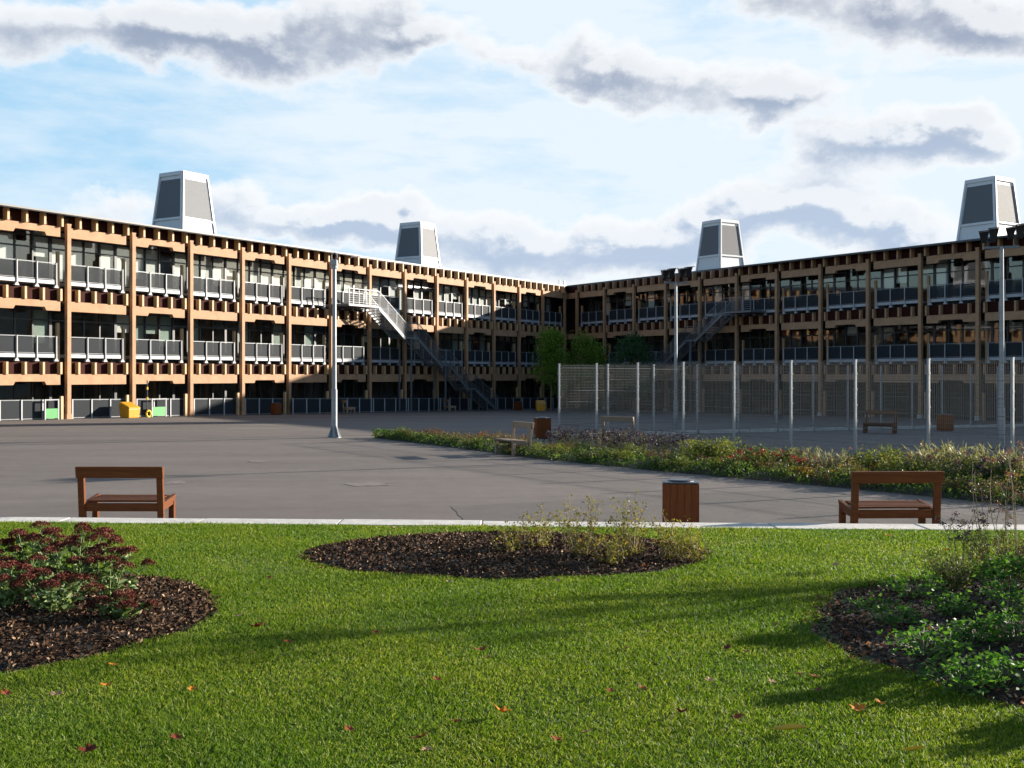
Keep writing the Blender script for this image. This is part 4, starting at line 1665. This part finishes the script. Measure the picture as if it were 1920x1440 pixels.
seq(1620, 1900, 10, ["green", "brown", "orange"], 0.05, 0.25, 0.6, 0.9)
seq(1800, 1960, 9, ["orange", "green", "lime", "green"], 0.25, 0.8, 0.9, 1.2)
seq(1860, 1940, 4, ["purple", "pale"], 0.5, 0.9, 1.1, 1.3)
seq(1960, 2300, 10, ["green", "orange", "brown"], 0.2, 0.8, 0.9, 1.2)


def plant_border():
    byk = {}
    for e in BORDER:
        byk.setdefault(e[2], []).append(e)
    for kind, lst in byk.items():
        lst.sort()
        nv = 1 if kind == "dark" else 3
        protos = [clump_proto(kind, i) for i in range(nv)]
        for i, (px, v, k, s) in enumerate(lst):
            p = border_pt(u_for_px(px, v), v)
            nm, desc = NAMES[kind]
            st, lf, fw = protos[i % nv]
            root = empty(nm, (p.x, p.y, gz(p.x, p.y) + 0.08), brng.uniform(0, 6.28))
            root.scale = (s * brng.uniform(0.9, 1.1), s * brng.uniform(0.9, 1.1), s * 0.7)
            if len(lst) == 1:
                lb = desc + " in the long border left of the right bench"
            else:
                lb = "%s, %s of its kind from the long border's left tip" % (desc, ordinal(i))
            tag(root, lb, "plant", "%ss in the long border" % desc.split(" with ")[0])
            link("stems", st, None, root)
            link("leaves", lf, None, root)
            if fw:
                link("blossoms", fw, None, root)


plant_border()


# ------------------------------------------------------------------ sky, sun, camera
def build_world():
    w = bpy.data.worlds.new("World")
    sc.world = w
    w.use_nodes = True
    nt = w.node_tree
    N, L = nt.nodes, nt.links
    bg = N["Background"]
    sky = N.new("ShaderNodeTexSky")
    sky.sky_type = "NISHITA"
    sky.sun_disc = False
    sky.sun_elevation = R(SUN_EL)
    sky.sun_rotation = R(SUN_AZ)
    sky.air_density = 1.0
    sky.dust_density = 0.6
    sky.ozone_density = 2.5

    def pt(px, py):
        az = math.atan((px - HX) / F)
        return az, math.atan((HY - py) / F * math.cos(az))
    # clouds: centre column/row, half width, half height (all turned into azimuth/elevation), weight
    blobs = [(20, 60, 110, 60, 0.9), (250, 50, 110, 45, 0.8), (400, 60, 140, 60, 0.9), (520, 110, 150, 60, 0.75), (700, 40, 150, 50, 0.9), (800, 60, 60, 35, 0.6),
             (930, 105, 60, 35, 0.6), (1090, 120, 100, 45, 0.95), (1210, 155, 110, 45, 0.95), (1400, 170, 110, 50, 0.95), (1500, 175, 80, 50, 0.7),
             (1460, -5, 120, 35, 0.8), (1690, 15, 180, 55, 1.0), (1880, 60, 110, 60, 1.0),
             (1540, 268, 110, 26, 0.75), (1690, 272, 140, 42, 1.0), (1780, 245, 70, 36, 0.8), (1840, 295, 60, 26, 0.7),
             (230, 390, 130, 34, 0.75), (440, 395, 90, 38, 0.8), (540, 405, 60, 30, 0.5), (690, 390, 90, 48, 1.0), (630, 425, 90, 40, 0.85), (760, 420, 90, 50, 0.9),
             (900, 460, 140, 38, 0.9), (1040, 480, 170, 34, 0.9), (1180, 450, 120, 40, 0.75), (1330, 420, 100, 52, 0.95), (1460, 375, 110, 52, 1.0), (1570, 400, 120, 50, 0.95),
             (1680, 425, 110, 44, 0.85), (1300, 470, 160, 30, 0.8)]

    g = bpy.data.node_groups.new("cloud_density", "ShaderNodeTree")
    g.interface.new_socket("Pos", in_out="INPUT", socket_type="NodeSocketVector")
    g.interface.new_socket("Density", in_out="OUTPUT", socket_type="NodeSocketFloat")
    gn, gl = g.nodes, g.links
    gi, go = gn.new("NodeGroupInput"), gn.new("NodeGroupOutput")

    def vm(op, a, b_):
        n = gn.new("ShaderNodeVectorMath")
        n.operation = op
        for i, v in enumerate((a, b_)):
            if isinstance(v, tuple):
                n.inputs[i].default_value = v
            elif v is not None:
                gl.new(v, n.inputs[i])
        return n

    def mm(op, a, b_=None):
        n = gn.new("ShaderNodeMath")
        n.operation = op
        for i, v in enumerate((a, b_)):
            if isinstance(v, (int, float)):
                n.inputs[i].default_value = v
            elif v is not None:
                gl.new(v, n.inputs[i])
        return n.outputs[0]

    def noise(scale, detail, vec, rough=0.6):
        n = gn.new("ShaderNodeTexNoise")
        n.inputs["Scale"].default_value = scale
        n.inputs["Detail"].default_value = detail
        n.inputs["Roughness"].default_value = rough
        gl.new(vec, n.inputs[0])
        return n
    st = vm("MULTIPLY", gi.outputs[0], (1.0, 1.35, 1.0)).outputs[0]
    wn = noise(13.0, 6, st, 0.6)
    wv = vm("SUBTRACT", wn.outputs["Color"], (0.5, 0.5, 0.5)).outputs[0]
    wv = vm("MULTIPLY", wv, (0.09, 0.06, 0.0)).outputs[0]
    pos = vm("ADD", gi.outputs[0], wv).outputs[0]
    tot = None
    posf = vm("MULTIPLY", pos, (1.0, 2.2, 0.0)).outputs[0]
    for px, py, rx, ry, wt in blobs:
        az, el = pt(px, py)
        d = vm("DISTANCE", posf, (az, el * 2.2, 0)).outputs["Value"]
        mr = gn.new("ShaderNodeMapRange")
        mr.interpolation_type = "SMOOTHSTEP"
        for i, q in zip((1, 2, 3, 4), ((rx * 0.6 + ry * 2.2 * 0.4) / F * 1.75, 0.0, 0.0, wt * 1.1)):
            mr.inputs[i].default_value = q
        gl.new(d, mr.inputs[0])
        tot = mr.outputs[0] if tot is None else mm("ADD", tot, mr.outputs[0])
    # clouds elsewhere round the sky, outside the stretch seen between the two wings
    sx = gn.new("ShaderNodeSeparateXYZ")
    gl.new(gi.outputs[0], sx.inputs[0])
    away = gn.new("ShaderNodeMapRange")
    away.inputs["From Min"].default_value = 0.5
    away.inputs["From Max"].default_value = 0.75
    gl.new(mm("ABSOLUTE", sx.outputs[0]), away.inputs["Value"])
    rest = noise(2.6, 3, st).outputs[0]
    rest = mm("MULTIPLY", mm("SUBTRACT", rest, 0.52), 3.0)
    tot = mm("ADD", tot, mm("MULTIPLY", mm("MAXIMUM", rest, 0.0), away.outputs[0]))
    det = noise(17.0, 7, st, 0.62).outputs[0]
    dens = mm("ADD", tot, mm("MULTIPLY", mm("SUBTRACT", det, 0.5), 1.5))
    gl.new(dens, go.inputs[0])

    tc = N.new("ShaderNodeTexCoord")
    sp = N.new("ShaderNodeSeparateXYZ")
    L.new(tc.outputs["Generated"], sp.inputs[0])

    def m2(op, a, b_=None):
        n = N.new("ShaderNodeMath")
        n.operation = op
        for i, v in enumerate((a, b_)):
            if isinstance(v, (int, float)):
                n.inputs[i].default_value = v
            elif v is not None:
                L.new(v, n.inputs[i])
        return n.outputs[0]

    def rng_(v, a, b_, c=0.0, d=1.0, smooth=True):
        n = N.new("ShaderNodeMapRange")
        n.interpolation_type = "SMOOTHSTEP" if smooth else "LINEAR"
        for i, q in zip((1, 2, 3, 4), (a, b_, c, d)):
            n.inputs[i].default_value = q
        L.new(v, n.inputs[0])
        return n.outputs[0]

    def mix(fac, a, b_):
        n = N.new("ShaderNodeMixRGB")
        for i, v in enumerate((fac, a, b_)):
            if isinstance(v, tuple):
                n.inputs[i].default_value = v
            elif isinstance(v, (int, float)):
                n.inputs[i].default_value = v
            else:
                L.new(v, n.inputs[i])
        return n.outputs[0]
    az = m2("ARCTAN2", sp.outputs[0], sp.outputs[1])
    el = m2("ARCSINE", sp.outputs[2])
    cx = N.new("ShaderNodeCombineXYZ")
    L.new(az, cx.inputs[0])
    L.new(el, cx.inputs[1])

    def dens_at(off):
        v = N.new("ShaderNodeVectorMath")
        v.operation = "ADD"
        v.inputs[1].default_value = off
        L.new(cx.outputs[0], v.inputs[0])
        n = N.new("ShaderNodeGroup")
        n.node_tree = g
        L.new(v.outputs[0], n.inputs[0])
        return n.outputs[0]
    d0 = dens_at((0, 0, 0))
    d1 = dens_at((0.008, 0.012, 0))
    cover = rng_(d0, 0.2, 0.72)
    thick = rng_(d0, 0.32, 1.3)
    rim = rng_(m2("SUBTRACT", d0, d1), -0.05, 0.5)
    # thin high veil that pales the blue, streaked
    ms = N.new("ShaderNodeMapping")
    ms.inputs["Rotation"].default_value = (0, 0, R(12))
    ms.inputs["Scale"].default_value = (3.0, 11.0, 1)
    L.new(cx.outputs[0], ms.inputs[0])
    vn = N.new("ShaderNodeTexNoise")
    vn.inputs["Scale"].default_value = 1.6
    vn.inputs["Detail"].default_value = 7
    vn.inputs["Roughness"].default_value = 0.6
    L.new(ms.outputs[0], vn.inputs[0])
    side = rng_(az, -0.42, 0.1, 0.02, 0.5, True)
    veil = m2("ADD", rng_(vn.outputs[0], 0.3, 0.66, 0.1, 0.7), side)
    # brightening kept low between the wings; plain blue elsewhere, shaped to hold down fill
    near = m2("MULTIPLY", rng_(m2("ABSOLUTE", az), 0.7, 1.5, 1.0, 0.0), rng_(el, 0.4, 1.1, 1.0, 0.0))
    base = mix(m2("MULTIPLY", near, 0.75), sky.outputs[0], (1.492, 3.548, 5.323, 1))
    veil = m2("MULTIPLY", veil, near)
    skyc = mix(m2("MINIMUM", veil, 0.9), base, (4.597, 5.0, 5.323, 1))
    grey = mix(rng_(el, 0.12, 0.32), (2.5, 3.065, 3.952, 1), (1.694, 1.976, 2.621, 1))
    white = (5.242, 5.323, 5.403, 1)
    cl = mix(thick, white, grey)
    cl = mix(m2("MULTIPLY", rim, 0.75), cl, white)
    out = mix(m2("MULTIPLY", cover, 0.93), skyc, cl)
    L.new(out, bg.inputs[0])
    bg.inputs[1].default_value = 0.062
    w.cycles.sampling_method = "NONE"
    sun = bpy.data.lights.new("sun", "SUN")
    sun.energy = 4.5
    sun.angle = R(0.53)
    sun.color = (1.0, 0.9, 0.77)
    so = bpy.data.objects.new("sun", sun)
    COL.objects.link(so)
    a, e = R(SUN_AZ), R(SUN_EL)
    dvec = Vector((math.sin(a) * math.cos(e), math.cos(a) * math.cos(e), math.sin(e)))
    so.rotation_euler = dvec.to_track_quat("Z", "Y").to_euler()
    so.location = dvec * 150


build_world()
cam = bpy.data.cameras.new("camera")
co = bpy.data.objects.new("camera", cam)
COL.objects.link(co)
co.location = (0, 0, EYE)
co.rotation_euler = (math.pi / 2, 0, 0)
cam.sensor_fit = "HORIZONTAL"
cam.sensor_width = 36.0
cam.lens = F / 1920 * 36.0
cam.shift_x = 0.0
cam.shift_y = -(720 - HY) / 1920
cam.clip_start = 0.05
cam.clip_end = 3000
sc.camera = co
vs = sc.view_settings
vs.view_transform = "Standard"
vs.look = "None"
vs.exposure = 1.62
vs.gamma = 1
sc.render.engine = "CYCLES"
sc.cycles.max_bounces = 5
sc.cycles.transparent_max_bounces = 24
sc.cycles.use_denoising = True
sc.cycles.sample_clamp_indirect = 6
